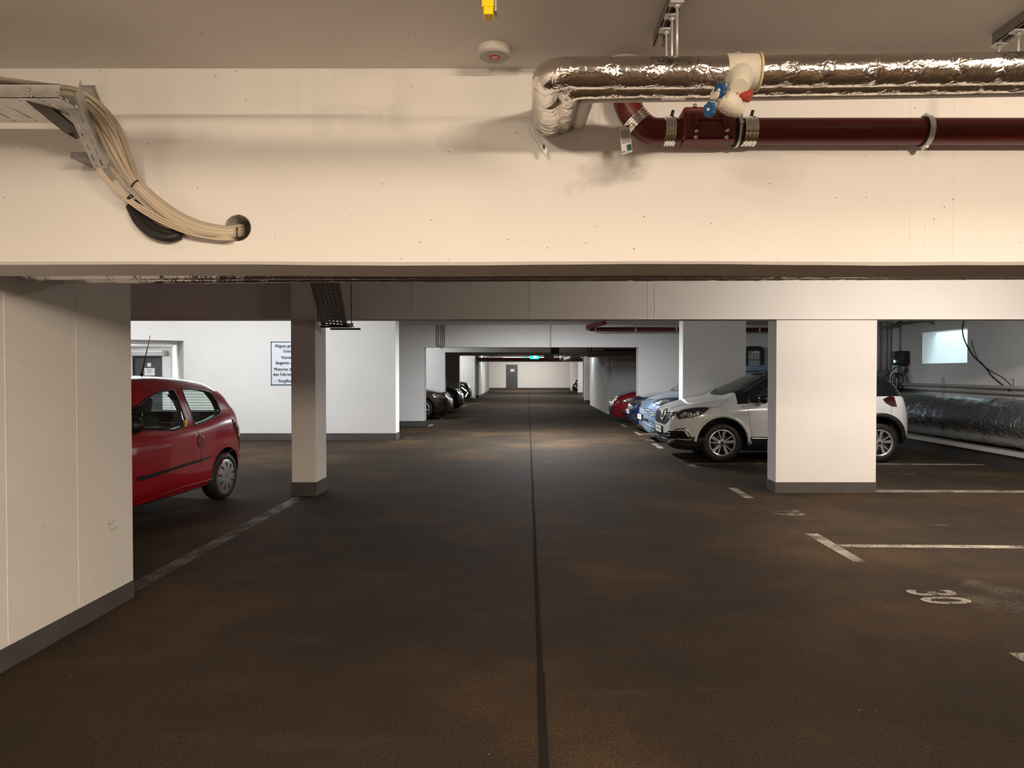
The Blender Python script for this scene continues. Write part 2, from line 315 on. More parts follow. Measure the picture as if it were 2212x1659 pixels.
class MB:
    def __init__(s): s.bm = bmesh.new(); s.mats = []
    def mi(s, m):
        if m is None: return 0
        if m not in s.mats: s.mats.append(m)
        return s.mats.index(m)
    def face(s, vs, m=None, smooth=False):
        try: f = s.bm.faces.new(vs)
        except ValueError: return None
        f.material_index = s.mi(m); f.smooth = smooth; return f
    def hexa(s, c, m=None):
        v = [s.bm.verts.new(p) for p in c]
        for q in ((0, 3, 2, 1), (4, 5, 6, 7), (0, 1, 5, 4), (1, 2, 6, 5), (2, 3, 7, 6), (3, 0, 4, 7)):
            s.face([v[i] for i in q], m)
        return v
    def box(s, lo, hi, m=None, bev=0.0, M=None, seg=2):
        x0, y0, z0 = lo; x1, y1, z1 = hi
        c = [Vector(p) for p in ((x0, y0, z0), (x1, y0, z0), (x1, y1, z0), (x0, y1, z0), (x0, y0, z1), (x1, y0, z1), (x1, y1, z1), (x0, y1, z1))]
        if M is not None: c = [M @ p for p in c]
        v = s.hexa(c, m)
        if bev > 0:
            es = set()
            for q in v: es.update(q.link_edges)
            r = bmesh.ops.bevel(s.bm, geom=list(es), offset=bev, segments=seg, affect='EDGES', profile=0.5)
            for f in r['faces']: f.material_index = s.mi(m); f.smooth = True
        return v
    def tube(s, pts, r, m=None, seg=14, cap=True, disp=None):
        pts = [Vector(p) for p in pts]; fr = frames(pts); rings = []; d = 0.0
        for i, p in enumerate(pts):
            if i: d += (p - pts[i - 1]).length
            t, a, b = fr[i]; rr = r(d) if callable(r) else r; ring = []
            for k in range(seg):
                th = 2 * PI * k / seg; q = a * math.cos(th) + b * math.sin(th)
                rad = rr + (disp(p + q * rr, d, th) if disp else 0.0)
                ring.append(s.bm.verts.new(p + q * rad))
            rings.append(ring)
        for A, B in zip(rings, rings[1:]):
            for k in range(seg): s.face((A[k], A[(k + 1) % seg], B[(k + 1) % seg], B[k]), m, True)
        if cap:
            s.face(list(reversed(rings[0])), m); s.face(rings[-1], m)
    def lathe(s, prof, m=None, seg=32, M=Matrix.Identity(4), closed=False):
        """profile of (radius, height) turned about local Z"""
        rings = []
        for (r, h) in prof:
            if r < 1e-6: rings.append([s.bm.verts.new(M @ Vector((0, 0, h)))])
            else: rings.append([s.bm.verts.new(M @ Vector((r * math.cos(2 * PI * k / seg), r * math.sin(2 * PI * k / seg), h))) for k in range(seg)])
        pairs = list(zip(rings, rings[1:]))
        if closed: pairs.append((rings[-1], rings[0]))
        for A, B in pairs:
            for k in range(seg):
                k2 = (k + 1) % seg
                if len(A) == 1 and len(B) == 1: continue
                if len(A) == 1: s.face((A[0], B[k2], B[k]), m, True)
                elif len(B) == 1: s.face((A[k], A[k2], B[0]), m, True)
                else: s.face((A[k], A[k2], B[k2], B[k]), m, True)
    def prism(s, poly, d, m=None):
        """planar polygon (3-D points) pushed along vector d"""
        A = [s.bm.verts.new(Vector(p)) for p in poly]; B = [s.bm.verts.new(Vector(p) + Vector(d)) for p in poly]
        n = len(A)
        s.face(A, m); s.face(list(reversed(B)), m)
        for i in range(n): s.face((A[i], B[i], B[(i + 1) % n], A[(i + 1) % n]), m)
    def quad(s, pts, m=None): s.face([s.bm.verts.new(Vector(p)) for p in pts], m)
    def add_mesh(s, me, M, m=None):
        base = [s.bm.verts.new(M @ v.co) for v in me.vertices]
        for p in me.polygons: s.face([base[i] for i in p.vertices], m)
    def build(s, name, default=None, parent=None, sharp=None, recalc=True):
        if recalc: bmesh.ops.recalc_face_normals(s.bm, faces=s.bm.faces[:])
        if sharp is not None:
            for e in s.bm.edges:
                if len(e.link_faces) == 2 and e.calc_face_angle(0) > sharp: e.smooth = False
            for f in s.bm.faces: f.smooth = True
        me = bpy.data.meshes.new(name); s.bm.to_mesh(me); s.bm.free()
        for m in (s.mats or [default]): me.materials.append(m)
        o = bpy.data.objects.new(name, me); COL.objects.link(o)
        if parent: o.parent = parent
        return o

def tag(o, label, cat, group=None, kind=None):
    if label: o['label'] = label
    if cat: o['category'] = cat
    if group: o['group'] = group
    if kind: o['kind'] = kind
    return o
def thing(name, label, cat, loc=(0, 0, 0), rz=0.0, group=None):
    o = bpy.data.objects.new(name, None); COL.objects.link(o); o.empty_display_size = 0.1
    o.location = loc; o.rotation_euler = (0, 0, rz)
    return tag(o, label, cat, group)
def place(o, parent):
    """parent an object whose mesh is in world coordinates to a thing"""
    o.parent = parent
    o.matrix_parent_inverse = parent_matrix(parent).inverted()
    return o
def parent_matrix(p):
    M = Matrix.Translation(p.location) @ p.rotation_euler.to_matrix().to_4x4()
    if p.parent: M = parent_matrix(p.parent) @ p.matrix_parent_inverse @ M
    return M
def struct(mb, name, m, label, cat, sharp=None):
    return tag(mb.build(name, m, sharp=sharp), label, cat, None, 'structure')
def text_mesh(txt, size, bold=0.0):
    cu = bpy.data.curves.new('lettering', 'FONT'); cu.body = txt; cu.size = size; cu.resolution_u = 6; cu.extrude = 0.0006; cu.offset = bold
    o = bpy.data.objects.new('lettering', cu); COL.objects.link(o)
    dg = bpy.context.evaluated_depsgraph_get(); me = bpy.data.meshes.new_from_object(o.evaluated_get(dg))
    bpy.data.objects.remove(o); bpy.data.curves.remove(cu)
    return me
def basis(o, ux, uy, sx=1.0, sy=1.0):
    ux = Vector(ux).normalized() ; uy = Vector(uy).normalized(); uz = ux.cross(uy)
    M = Matrix.Identity(4)
    for i in range(3): M[i][0] = ux[i] * sx; M[i][1] = uy[i] * sy; M[i][2] = uz[i]; M[i][3] = o[i]
    return M
def boolean(o, cutters):
    """subtract the cutter objects and keep one plain mesh"""
    for c in cutters:
        md = o.modifiers.new('cut', 'BOOLEAN'); md.operation = 'DIFFERENCE'; md.solver = 'EXACT'; md.object = c
    dg = bpy.context.evaluated_depsgraph_get()
    me = bpy.data.meshes.new_from_object(o.evaluated_get(dg))
    o.modifiers.clear(); old = o.data; o.data = me; bpy.data.meshes.remove(old)
    for c in cutters:
        cm = c.data; bpy.data.objects.remove(c); bpy.data.meshes.remove(cm)
    return o
def nz(p, s): return noise.noise(Vector(p) * s)

# ------------------------------------------------------------------ the building
XL, XR = -12.5, 8.3            # outer side walls
YA0 = 3.0                      # front face of the nearest beam
CEIL = at(CX, 148, YA0).z
ZA = at(CX, 571, YA0).z        # underside of the nearest beam
YA1 = depth_for(597, ZA)
ZB = at(CX, 689, 8.56).z       # underside of the second beam
ZP = 2.19                      # lintel height further back
WLX = -2.63

mb = MB(); mb.quad([(XL, -9.2, 0), (XR + 1.5, -9.2, 0), (XR + 1.5, 61, 0), (XL, 61, 0)], ASPH)
struct(mb, 'floor', ASPH, 'brown mastic asphalt floor of the underground garage', 'floor')
mb = MB(); mb.box((XL - 0.2, -9.3, CEIL), (XR + 0.05, 61, CEIL + 0.2), CEILP)
struct(mb, 'ceiling', CEILP, 'flat painted concrete ceiling slab', 'ceiling')

def plinth(name, boxes, label, m=PLINTH):
    mb = MB()
    for lo, hi in boxes: mb.box(lo, hi, m)
    return struct(mb, name, m, label, 'baseboard')

# left wall beside the lane
yl1 = fl(289, 1290).y
mb = MB(); mb.box((WLX - 0.26, -9, 0), (WLX, yl1, CEIL), WHITE)
for px_ in (12, 166):          # formwork ridges
    yy = WLX * F / (px_ - CX)
    mb.box((WLX - 0.01, yy - 0.006, 0.13), (WLX + 0.0025, yy + 0.006, ZA - 0.02), WHITE)
struct(mb, 'wall_left', WHITE, 'white painted concrete wall along the left of the lane', 'wall')
plinth('baseboard_left', [((WLX - 0.27, -9, 0), (WLX + 0.004, yl1 + 0.004, 0.115))], 'dark grey painted foot of the left wall')

# nearest beam: chamfered lower edge with a hand-plastered wave
mb = MB(); cols = []
nx = 90; x0, x1 = WLX, XR
for i in range(nx + 1):
    x = x0 + (x1 - x0) * i / nx
    wv = 0.006 * nz((x, 0, 0), 0.9) + 0.003 * nz((x, 3, 0), 3.0)
    prof = [(YA0, CEIL), (YA0, ZA + 0.012 + wv * 0.5), (YA0 + 0.012, ZA + wv), (YA1 - 0.01, ZA + 0.8 * wv), (YA1, ZA + 0.01 + wv), (YA1, CEIL)]
    cols.append([mb.bm.verts.new((x, a, b)) for a, b in prof])
for A, B in zip(cols, cols[1:]):
    for k in range(6): mb.face((A[k], A[(k + 1) % 6], B[(k + 1) % 6], B[k]), WHITE)
mb.face(cols[0], WHITE); mb.face(list(reversed(cols[-1])), WHITE)
for px_ in (575, 1290, 1966, 2000, 2060):
    q = at(px_, 400, YA0); wd = 0.002 if px_ < 1900 else 0.0015
    mb.box((q.x - wd, YA0 - 0.0012, ZA + 0.03), (q.x + wd, YA0 + 0.01, at(px_, 160 if px_ > 1900 else 250, YA0).z), WHITE)
beamA = struct(mb, 'beam', WHITE, 'deep white downstand beam spanning the lane nearest the viewer', 'beam')
hp = at(514, 492, YA0)
c = MB(); c.lathe([(0, -0.3), (0.0575, -0.3), (0.0575, 0.3), (0, 0.3)], PLASTER, 40, Matrix.Translation((hp.x, YA0 + 0.05, hp.z)) @ Matrix.Rotation(PI / 2, 4, 'X'))
boolean(beamA, [c.build('hole_cutter', PLASTER)])
mb = MB(); mb.lathe([(0.0575, 0.0), (0.0575, 0.28), (0, 0.28), (0, 0.275), (0.054, 0.275), (0.054, 0.0)], PLASTER, 40, Matrix.Translation((hp.x, YA0 + 0.002, hp.z)) @ Matrix.Rotation(-PI / 2, 4, 'X'))
tag(mb.build('pipe_sleeve', DISC, sharp=0.6), 'round cored hole in the near beam that swallows the beige cables', 'sleeve')

# second beam with its left column and broad right pillar
BY0, BY1 = 8.56, 8.89
mb = MB(); mb.box((XL, BY0, ZB), (XR, BY1, CEIL), WHITE)
for px_ in (348, 891, 1145, 1400, 1415):
    q = at(px_, 650, BY0); mb.box((q.x - 0.006, BY0 - 0.003, ZB + 0.01), (q.x + 0.006, BY0 + 0.01, CEIL - 0.01), WHITE)
mb.box((XL, BY0 - 0.006, ZB - 0.004), (XR, BY0 + 0.02, ZB + 0.014), WHITE)
struct(mb, 'beam', WHITE, 'second white downstand beam, carried by the slim column and the broad pillar', 'beam')
cy0 = fl(640, 1071).y; cx0 = at(630, 1071, cy0).x; cx1 = at(683, 1071, cy0).x
mb = MB(); mb.box((cx0, cy0, 0), (cx1, cy0 + 0.44, CEIL), WHITE, 0.008)
struct(mb, 'column', WHITE, 'slim white column on the left of the lane, under the steel cable tray', 'column')
plinth('baseboard_column', [((cx0 - 0.004, cy0 - 0.004, 0), (cx1 + 0.004, cy0 + 0.444, 0.165))], 'dark painted foot of the slim left column')
py0 = fl(1690, 1065).y; qx0 = at(1675, 1063, py0).x; qx1 = at(1892, 1065, py0).x
mb = MB(); mb.box((qx0, py0, 0), (qx1, py0 + 0.30, CEIL), WHITE, 0.006)
struct(mb, 'pillar', WHITE, 'broad white pillar on the right in front of the white car', 'pillar')
plinth('baseboard_pillar', [((qx0 - 0.004, py0 - 0.005, 0), (qx1 + 0.004, py0 + 0.304, 0.135))], 'dark painted foot of the broad right pillar')

# wall with the warning sign, the canted return beside it and the bulkhead over the passage
YS = fl(700, 950.5).y
sx0 = at(397, 800, YS).x; sx1 = at(854.5, 800, YS).x
ZK = at(397, 736, YS).z
YD = depth_for(752, ZK)
dx1 = at(368, 760, YD).x
mb = MB(); mb.box((sx0, YS, 0), (sx1, YS + 0.42, CEIL), WHITE)
struct(mb, 'wall_end', WHITE, 'bright white wall carrying the exhaust warning sign', 'wall')
mb = MB(); mb.prism([(sx0, YS, 0), (sx0 + 0.3, YS + 0.42, 0), (dx1 + 0.35, YD + 0.3, 0), (dx1, YD, 0)], (0, 0, CEIL), WHITE)
struct(mb, 'wall_return', WHITE, 'canted white wall running back to the grey side door', 'wall')
plinth('baseboard_end', [((sx0 - 0.004, YS - 0.006, 0), (sx1 + 0.006, YS + 0.426, 0.150))], 'dark painted foot of the wall under the warning sign')
bk0 = at(200, 724, 12.6)
mb = MB(); mb.prism([(XL, 12.3, ZK), (sx0, YS, ZK), (dx1, YD + 0.02, ZK), (XL, YD + 0.02, ZK)], (0, 0, CEIL - ZK), WHITE)
struct(mb, 'bulkhead', WHITE, 'white bulkhead above the passage to the grey side door', 'bulkhead')
mb = MB(); mb.box((XL, YD, 0), (dx1 + 0.3, YD + 0.25, ZK + 0.02), WHITE)
struct(mb, 'wall_passage', WHITE, 'white wall round the grey side door behind the red car', 'wall')
d0 = at(291, 772, YD - 0.03); d1 = at(349, 772, YD - 0.03)
DO = thing('door_1', 'dark grey steel side door with two paper notices, behind the red car', 'door', (0.5 * (d0.x + d1.x), YD, 0)); DO['kind'] = 'structure'
mb = MB(); mb.box((d0.x, YD - 0.03, 0.01), (d1.x, YD + 0.01, d0.z - 0.02), DOORG, 0.006); place(mb.build('door_leaf', DOORG), DO)
mb = MB(); mb.box((d0.x - 0.06, YD - 0.045, 0), (d0.x, YD, d0.z + 0.03), BLACK); mb.box((d0.x, YD - 0.045, d0.z - 0.02), (d1.x, YD, d0.z + 0.04), BLACK)
place(mb.build('door_frame', BLACK), DO)
for (a, b, c_, e) in ((318, 784, 326, 792), (312, 795, 334, 811)):
    p0 = at(a, e, YD - 0.035); p1 = at(c_, b, YD - 0.035)
    mb = MB(); mb.box((p0.x, YD - 0.036, p0.z), (p1.x, YD - 0.029, p1.z), PAPER)
    if b == 795:
        for k, (u0, u1) in enumerate(((0.2, 0.8), (0.3, 0.7), (0.15, 0.85), (0.4, 0.6))):
            zz = p1.z - 0.05 - k * 0.035; ww = p1.x - p0.x
            mb.box((p0.x + u0 * ww, YD - 0.0375, zz), (p0.x + u1 * ww, YD - 0.035, zz + 0.010), INK)
    n_ = place(mb.build('notice', PAPER), DO); n_['label'] = 'large white paper notice with typed lines' if b == 795 else 'small square white paper notice'
hz = at(368, 771, YD - 0.3)
SH = thing('roller_shutter', 'pale roller shutter box with a corrugated curtain edge above the grey side door', 'shutter', (dx1 - 1.2, YD, hz.z))
mb = MB(); zs = at(300, 768, YD - 0.35).z; zt = at(300, 761, YD - 0.35).z
mb.tube([(XL + 0.3, YD - 0.25, 0.5 * (zs + zt)), (dx1 - 0.02, YD - 0.25, 0.5 * (zs + zt))], 0.5 * (zt - zs) + 0.01, FRAMEG, 20); place(mb.build('shutter_roll', FRAMEG), SH)
mb = MB()
for k in range(26):
    xx = XL + 0.6 + k * 0.075
    if xx < dx1 - 0.06: mb.tube([(xx, YD - 0.4, zt + 0.03), (xx, YD - 0.05, zt + 0.03)], 0.034, LAMPW, 8)
place(mb.build('corrugated_edge', LAMPW), SH)

# pier on the right and the portals further back
def px_x(px, Y): return (px - CX) * Y / F
rp0 = px_x(1475, 13.75); rp1 = px_x(1611, 13.75)
mb = MB(); mb.box((rp0, 13.75, 0), (rp1, 14.1, CEIL), WHITE)
struct(mb, 'pier', WHITE, 'white wall pier behind the bonnet of the white car', 'pier')
plinth('baseboard_pier', [((rp0 - 0.004, 13.745, 0), (rp1 + 0.004, 14.105, 0.14))], 'dark painted foot of the pier behind the white car')
def portal(name, Y, th, xl0, xl, xr, xr1, zl, label, wall=True):
    mb = MB()
    mb.box((xl0, Y, 0), (xl, Y + th, CEIL), WHITE); mb.box((xr, Y, 0), (xr1, Y + th, CEIL), WHITE); mb.box((xl, Y, zl), (xr, Y + th, CEIL), WHITE)
    struct(mb, name, WHITE, label, 'wall')
    e = 0.005
    plinth('baseboard_' + name.split('_')[-1], [((xl0, Y - e, 0), (xl + e, Y + th + e, 0.15)), ((xr - e, Y - e, 0), (xr1, Y + th + e, 0.15))], 'dark painted foot of the ' + label)
YC = fl(890, 921).y
portal('wall_middle', YC, 0.4, -9.55, px_x(916, YC), px_x(1379, YC), XR, at(CX, 750, YC).z, 'wide white portal wall with vertical conduits on its lintel')
YC2 = 24.1
portal('wall_inner', YC2, 0.35, XL, px_x(961.5, YC2), 2.95, XR, ZP, 'white portal wall behind the brown saloon')
YE1 = 28.8
portal('wall_deep', YE1, 0.35, XL, px_x(992, YE1), 3.2, XR, ZP, 'shaded portal wall behind the black hatchback')
YE = fl(1015, 865.5).y
portal('wall_distant', YE, 0.4, XL, px_x(1025.5, YE), px_x(1260, YE), XR, 2.39, 'lit portal wall behind the black car with running lights')
mb = MB(); mb.box((2.86, 24.9, 0), (3.2, 31.9, CEIL), WHITE)
struct(mb, 'wall_lane', WHITE, 'white side wall along the right of the lane past the dark red car', 'wall')
mb = MB(); mb.box((2.75, 33.4, 0), (3.25, 34.0, CEIL), WHITE, 0.01)
struct(mb, 'column', WHITE, 'small white column past the end of the right lane wall', 'column')
plinth('baseboard_small', [((2.745, 33.395, 0), (3.255, 34.005, 0.16))], 'dark painted foot of the small far column')
Y46 = 46.5
mb = MB(); mb.box((px_x(1248.5, Y46), Y46, 0), (XR, Y46 + 0.4, CEIL), WHITE)
struct(mb, 'wall_bay', WHITE, 'bright white wall closing the bay before the farthest black car', 'wall')
plinth('baseboard_bay', [((px_x(1248.5, Y46) - 0.005, Y46 - 0.005, 0), (XR, Y46 + 0.405, 0.15))], 'dark painted foot of the far bay wall')
mb = MB(); mb.box((-3.2, 40.5, 0), (-2.86, 51.5, CEIL), WHITE); mb.box((-3.1, 38.6, 0), (-2.95, 39.4, CEIL), WHITE)
struct(mb, 'wall_side', WHITE, 'far left lane wall washed by a blue-white lamp', 'wall')
plinth('baseboard_side', [((-3.205, 40.495, 0), (-2.855, 51.505, 0.15))], 'dark painted foot of the far left lane wall')
mb = MB(); mb.box((XL, 60, 0), (XR, 60.3, CEIL), WHITE)
struct(mb, 'wall_far', WHITE, 'white end wall of the garage with the far grey door', 'wall')
plinth('baseboard_far', [((XL, 59.99, 0), (XR, 60.1, 0.16))], 'dark painted foot of the far end wall')
mb = MB(); mb.box((3.55, 57.2, 0), (4.0, 57.6, CEIL), WHITE); struct(mb, 'column', WHITE, 'farthest white column at the right end of the lane', 'column')
fd0 = at(1093.5, 838, 59.95); fd1 = at(1118, 787.5, 59.95)
DO = thing('door_2', 'far dark grey steel door with a white notice at the end of the lane', 'door', (0.5 * (fd0.x + fd1.x), 59.97, 0)); DO['kind'] = 'structure'
mb = MB(); mb.box((fd0.x, 59.93, 0.0), (fd1.x, 59.99, fd1.z), DOORG, 0.01); place(mb.build('door_leaf', DOORG), DO)
p0 = at(1102.5, 803, 59.9); p1 = at(1111, 797, 59.9)
mb = MB(); mb.box((p0.x, 59.915, p0.z), (p1.x, 59.93, p1.z), PAPER); place(mb.build('notice', PAPER), DO)

# outer shell
mb = MB(); mb.box((XL - 0.2, -9, 0), (XL, 61, CEIL), WHITE); struct(mb, 'wall_outer', WHITE, 'outer white wall on the far left', 'wall')
mb = MB(); mb.box((XL, -9.2, 0), (XR, -9, CEIL), WHITE); struct(mb, 'wall_back', WHITE, 'white wall behind the viewer', 'wall')
mb = MB(); mb.box((XL, 4.1, 0), (WLX - 0.26, 4.35, CEIL), WHITE); struct(mb, 'wall_front', WHITE, 'white wall closing the bay of the red car', 'wall')
wy0, wy1 = 13.12, 14.62; wz0, wz1 = 1.68, 2.33
mb = MB()
mb.box((XR, -9, 0), (XR + 0.3, wy0, CEIL), WHITE); mb.box((XR, wy1, 0), (XR + 0.3, 61, CEIL), WHITE)
mb.box((XR, wy0, 0), (XR + 0.3, wy1, wz0), WHITE); mb.box((XR, wy0, wz1), (XR + 0.3, wy1, CEIL), WHITE)
struct(mb, 'wall_right', WHITE, 'outer white wall on the right with the light-well opening', 'wall')
mb = MB()
mb.box((XR + 0.95, 12.4, 1.2), (XR + 1.15, 15.2, 4.0), WHITE); mb.box((XR + 0.3, 12.3, 1.2), (XR + 0.95, 12.45, 4.0), WHITE); mb.box((XR + 0.3, 14.62, 1.2), (XR + 0.95, 14.8, 4.0), WHITE)
mb.box((XR + 0.3, 12.4, 1.1), (XR + 1.0, 14.8, 1.25), WHITE)
mb.box((XR + 0.3, 12.4, CEIL), (XR + 0.32, 14.8, 4.0), WHITE)
mb.box((XR + 0.3, 12.3, 3.9), (XR + 1.0, 14.8, 4.0), WHITE)
o = struct(mb, 'window_1', WHITE, 'bright daylit light-well opening in the right wall above the foil duct', 'window')

# glass-block window in a dark rounded frame on the portal wall, above the parked cars on the right
WN = thing('window_2', 'glass-block window in a dark rounded frame above the pale blue car', 'window', (6.2, YC, 1.9)); WN['kind'] = 'structure'
a = at(1606, 748, YC - 0.02); b = at(1649, 792, YC - 0.02)
def rrect(x0, z0, x1, z1, r, n=6):
    P = []
    for (cx_, cz_, s0) in ((x1 - r, z1 - r, 0), (x0 + r, z1 - r, 90), (x0 + r, z0 + r, 180), (x1 - r, z0 + r, 270)):
        for k in range(n + 1):
            t = math.radians(s0 + 90 * k / n); P.append((cx_ + r * math.cos(t), cz_ + r * math.sin(t)))
    return P
mb = MB(); out = rrect(a.x, b.z - 0.5, b.x, a.z, 0.13); inn = rrect(a.x + 0.1, b.z - 0.4, b.x - 0.1, a.z - 0.12, 0.05)
n = len(out)
vo = [mb.bm.verts.new((x, YC - 0.09, z)) for x, z in out]; vi = [mb.bm.verts.new((x, YC - 0.09, z)) for x, z in inn]
wo = [mb.bm.verts.new((x, YC - 0.001, z)) for x, z in out]; wi = [mb.bm.verts.new((x, YC - 0.001, z)) for x, z in inn]
for k in range(n):
    j = (k + 1) % n
    mb.face((vo[k], vo[j], vi[j], vi[k]), BLACK); mb.face((vo[k], wo[k], wo[j], vo[j]), BLACK); mb.face((vi[k], vi[j], wi[j], wi[k]), BLACK); mb.face((wo[k], wi[k], wi[j], wo[j]), BLACK)
place(mb.build('window_frame', BLACK), WN)
mb = MB()
for i in range(2):
    for j in range(4):
        xx = a.x + 0.11 + i * 0.18; zz = b.z - 0.38 + j * 0.19
        mb.box((xx, YC - 0.05, zz), (xx + 0.17, YC - 0.002, zz + 0.18), GBLOCK, 0.012)
place(mb.build('glass_blocks', GBLOCK), WN)

# kerb under the duct on the right
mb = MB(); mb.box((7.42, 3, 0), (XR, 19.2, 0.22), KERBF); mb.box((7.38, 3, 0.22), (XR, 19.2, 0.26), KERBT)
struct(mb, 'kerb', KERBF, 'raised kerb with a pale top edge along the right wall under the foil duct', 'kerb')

# floor joint
mb = MB()
ys = [2.2 + 0.25 * k for k in range(235)]
for (y0, y1) in zip(ys, ys[1:]):
    wv = lambda y: 0.006 * nz((0, y, 0), 0.8)
    hw = 0.012 if y0 > 3.2 else 0.017
    X0, X1 = 0.064 + wv(y0), 0.064 + wv(y1)
    mb.hexa([Vector(p) for p in ((X0 - hw, y0, 0.0005), (X0 + hw, y0, 0.0005), (X1 + hw, y1, 0.0005), (X1 - hw, y1, 0.0005), (X0 - hw, y0, 0.005), (X0 + hw, y0, 0.005), (X1 + hw, y1, 0.005), (X1 - hw, y1, 0.005))], SEAL)
struct(mb, 'trim_1', SEAL, 'thin sealed joint running down the middle of the lane floor', 'floor joint')

# ------------------------------------------------------------------ floor markings
def marking(pix, label, m=LINE, name='bay_marking'):
    mb = MB(); P = [fl(x, y) for x, y in pix]
    mb.prism([(p.x, p.y, 0.0015) for p in P], (0, 0, 0.0015), m)
    return tag(mb.build(name, m), label, 'floor marking', None, 'structure')
marking([(1738, 1153), (1766, 1153), (1871, 1214), (1844, 1214)], 'worn white dash ending the bay line between bays 29 and 30')
marking([(1800, 1176.5), (2620, 1181), (2620, 1188), (1826, 1182.5)], 'worn bay line between bays 29 and 30')
marking([(1893, 1058.5), (2620, 1061), (2620, 1066.5), (1893, 1063.5)], 'crisp white bay line beside the broad right pillar')
marking([(1573, 1054), (1590, 1054), (1628, 1076), (1609, 1076)], 'white dash on the lane side of the broad right pillar')
marking([(1893, 1001.5), (2128, 1003), (2128, 1005), (1893, 1003.5)], 'thin bay line behind the broad pillar beside the white car')
marking([(2179, 1411), (2220, 1411), (2260, 1440), (2226, 1440)], 'white dash at the right edge beside bay 30')
marking([(1407, 958.5), (1418, 958.5), (1436, 969), (1423, 969)], 'white dash before the number plate of the white car')
marking([(1392, 949), (1420, 950), (1421, 953), (1396, 952)], 'faint dash just past the nose of the white car', LINE2)
marking([(1368, 933), (1377, 933), (1389, 941), (1381, 941)], 'white dash before the pale blue car')
marking([(1383, 936.5), (1423, 937.5), (1423, 939), (1386, 938.5)], 'thin bay line between the pale blue and the white car')
marking([(1339, 916.5), (1346, 916.5), (1356, 922), (1348, 922)], 'white dash before the dark blue car')
marking([(1468, 993), (1486, 993), (1508, 1010), (1492, 1010)], 'faint dash beside the front wheel of the white car', LINE2)
marking([(1486, 1001), (1659, 1001.5), (1659, 1003.5), (1490, 1003)], 'faint bay line along the near side of the white car', LINE2)
marking([(921, 921.5), (932, 921.5), (938, 916.5), (929, 916.5)], 'white dash at the foot of the left portal wall')
marking([(949, 906.8), (955, 906.8), (963, 902.5), (956, 902.5)], 'white dash before the brown saloon')
marking([(996, 878.5), (1002, 878.5), (1009, 875.5), (1003, 875.5)], 'white dash before the black hatchback')
marking([(868, 949), (884, 948), (890, 944), (876, 945)], 'faint dash beside the end of the sign wall', LINE2)
marking([(288, 1259), (640, 1072), (660, 1075), (288, 1281)], 'long worn line along the lane side of the red car', LINE3)
def number(txt, x, y, label, m):
    me = text_mesh(txt, 0.43, 0.010); mb = MB()
    mb.add_mesh(me, basis((x, y, 0.004), (0, -1, 0), (1, 0, 0), 0.72, 1.0), m); bpy.data.meshes.remove(me)
    return tag(mb.build('bay_number', m), label, 'floor marking', None, 'structure')
p = fl(1957, 1276); number('30', p.x, p.y + 0.02, 'painted number 30 on the floor of the nearest right bay', LINE)
p = fl(1662, 1103); number('29', p.x, p.y + 0.03, 'worn painted number 29 on the floor before the broad pillar', LINE2)
def scuff(px, py, ry, rz_, label, seed):
    c0 = atX(px, py, WLX); mb = MB(); P = []
    for k in range(30):
        t = 2 * PI * k / 30; r = 1 + 0.5 * nz((math.cos(t) * 1.5 + seed, math.sin(t) * 1.5, seed), 1.0)
        P.append((WLX + 0.0008, c0.y + ry * r * math.cos(t), c0.z + rz_ * r * math.sin(t)))
    mb.prism(P, (0.0006, 0, 0), SCUFF); return tag(mb.build('scuff_mark', SCUFF), label, 'scuff', None, 'structure')
SCUFF = worn_paint('grey_scuff', (0.26, 0.23, 0.20, 1), 0.30)
scuff(52, 1145, 0.035, 0.035, 'grey scuff mark on the left wall, left of the pair', 1.0); scuff(98, 1132, 0.035, 0.030, 'grey scuff mark on the left wall, right of the pair', 2.4); scuff(240, 1138, 0.05, 0.035, 'grey scuff mark on the left wall near its end', 4.4)
# pale patch of spilt mortar and leaf scraps
def blot(px, py, rx, ry, name, label, m, seed):
    c0 = fl(px, py); mb = MB(); P = []
    for k in range(40):
        t = 2 * PI * k / 40; r = 1 + 0.5 * nz((math.cos(t) * 1.4 + seed, math.sin(t) * 1.4, seed), 1.0) + 0.2 * nz((math.cos(t) * 4 + seed, math.sin(t) * 4, seed), 1.3)
        P.append((c0.x + rx * r * math.cos(t), c0.y + ry * r * math.sin(t), 0.001))
    mb.prism(P, (0, 0, 0.0015), m)
    return tag(mb.build(name, m), label, 'stain', None, 'structure')
DUST = worn_paint('pale_dust', (0.20, 0.150, 0.090, 1), 0.52, 0.45, 0.75)
blot(1930, 1024, 0.42, 0.10, 'floor_stain', 'pale spilt patch on the floor behind the broad pillar', DUST, 3.1)
blot(2195, 1295, 0.34, 0.42, 'floor_stain', 'sandy worn patch beside the painted number 30', DUST, 8.7)
blot(1950, 1135, 0.40, 0.10, 'floor_stain', 'pale scuffed streak above the bay line between 29 and 30', DUST, 5.2)

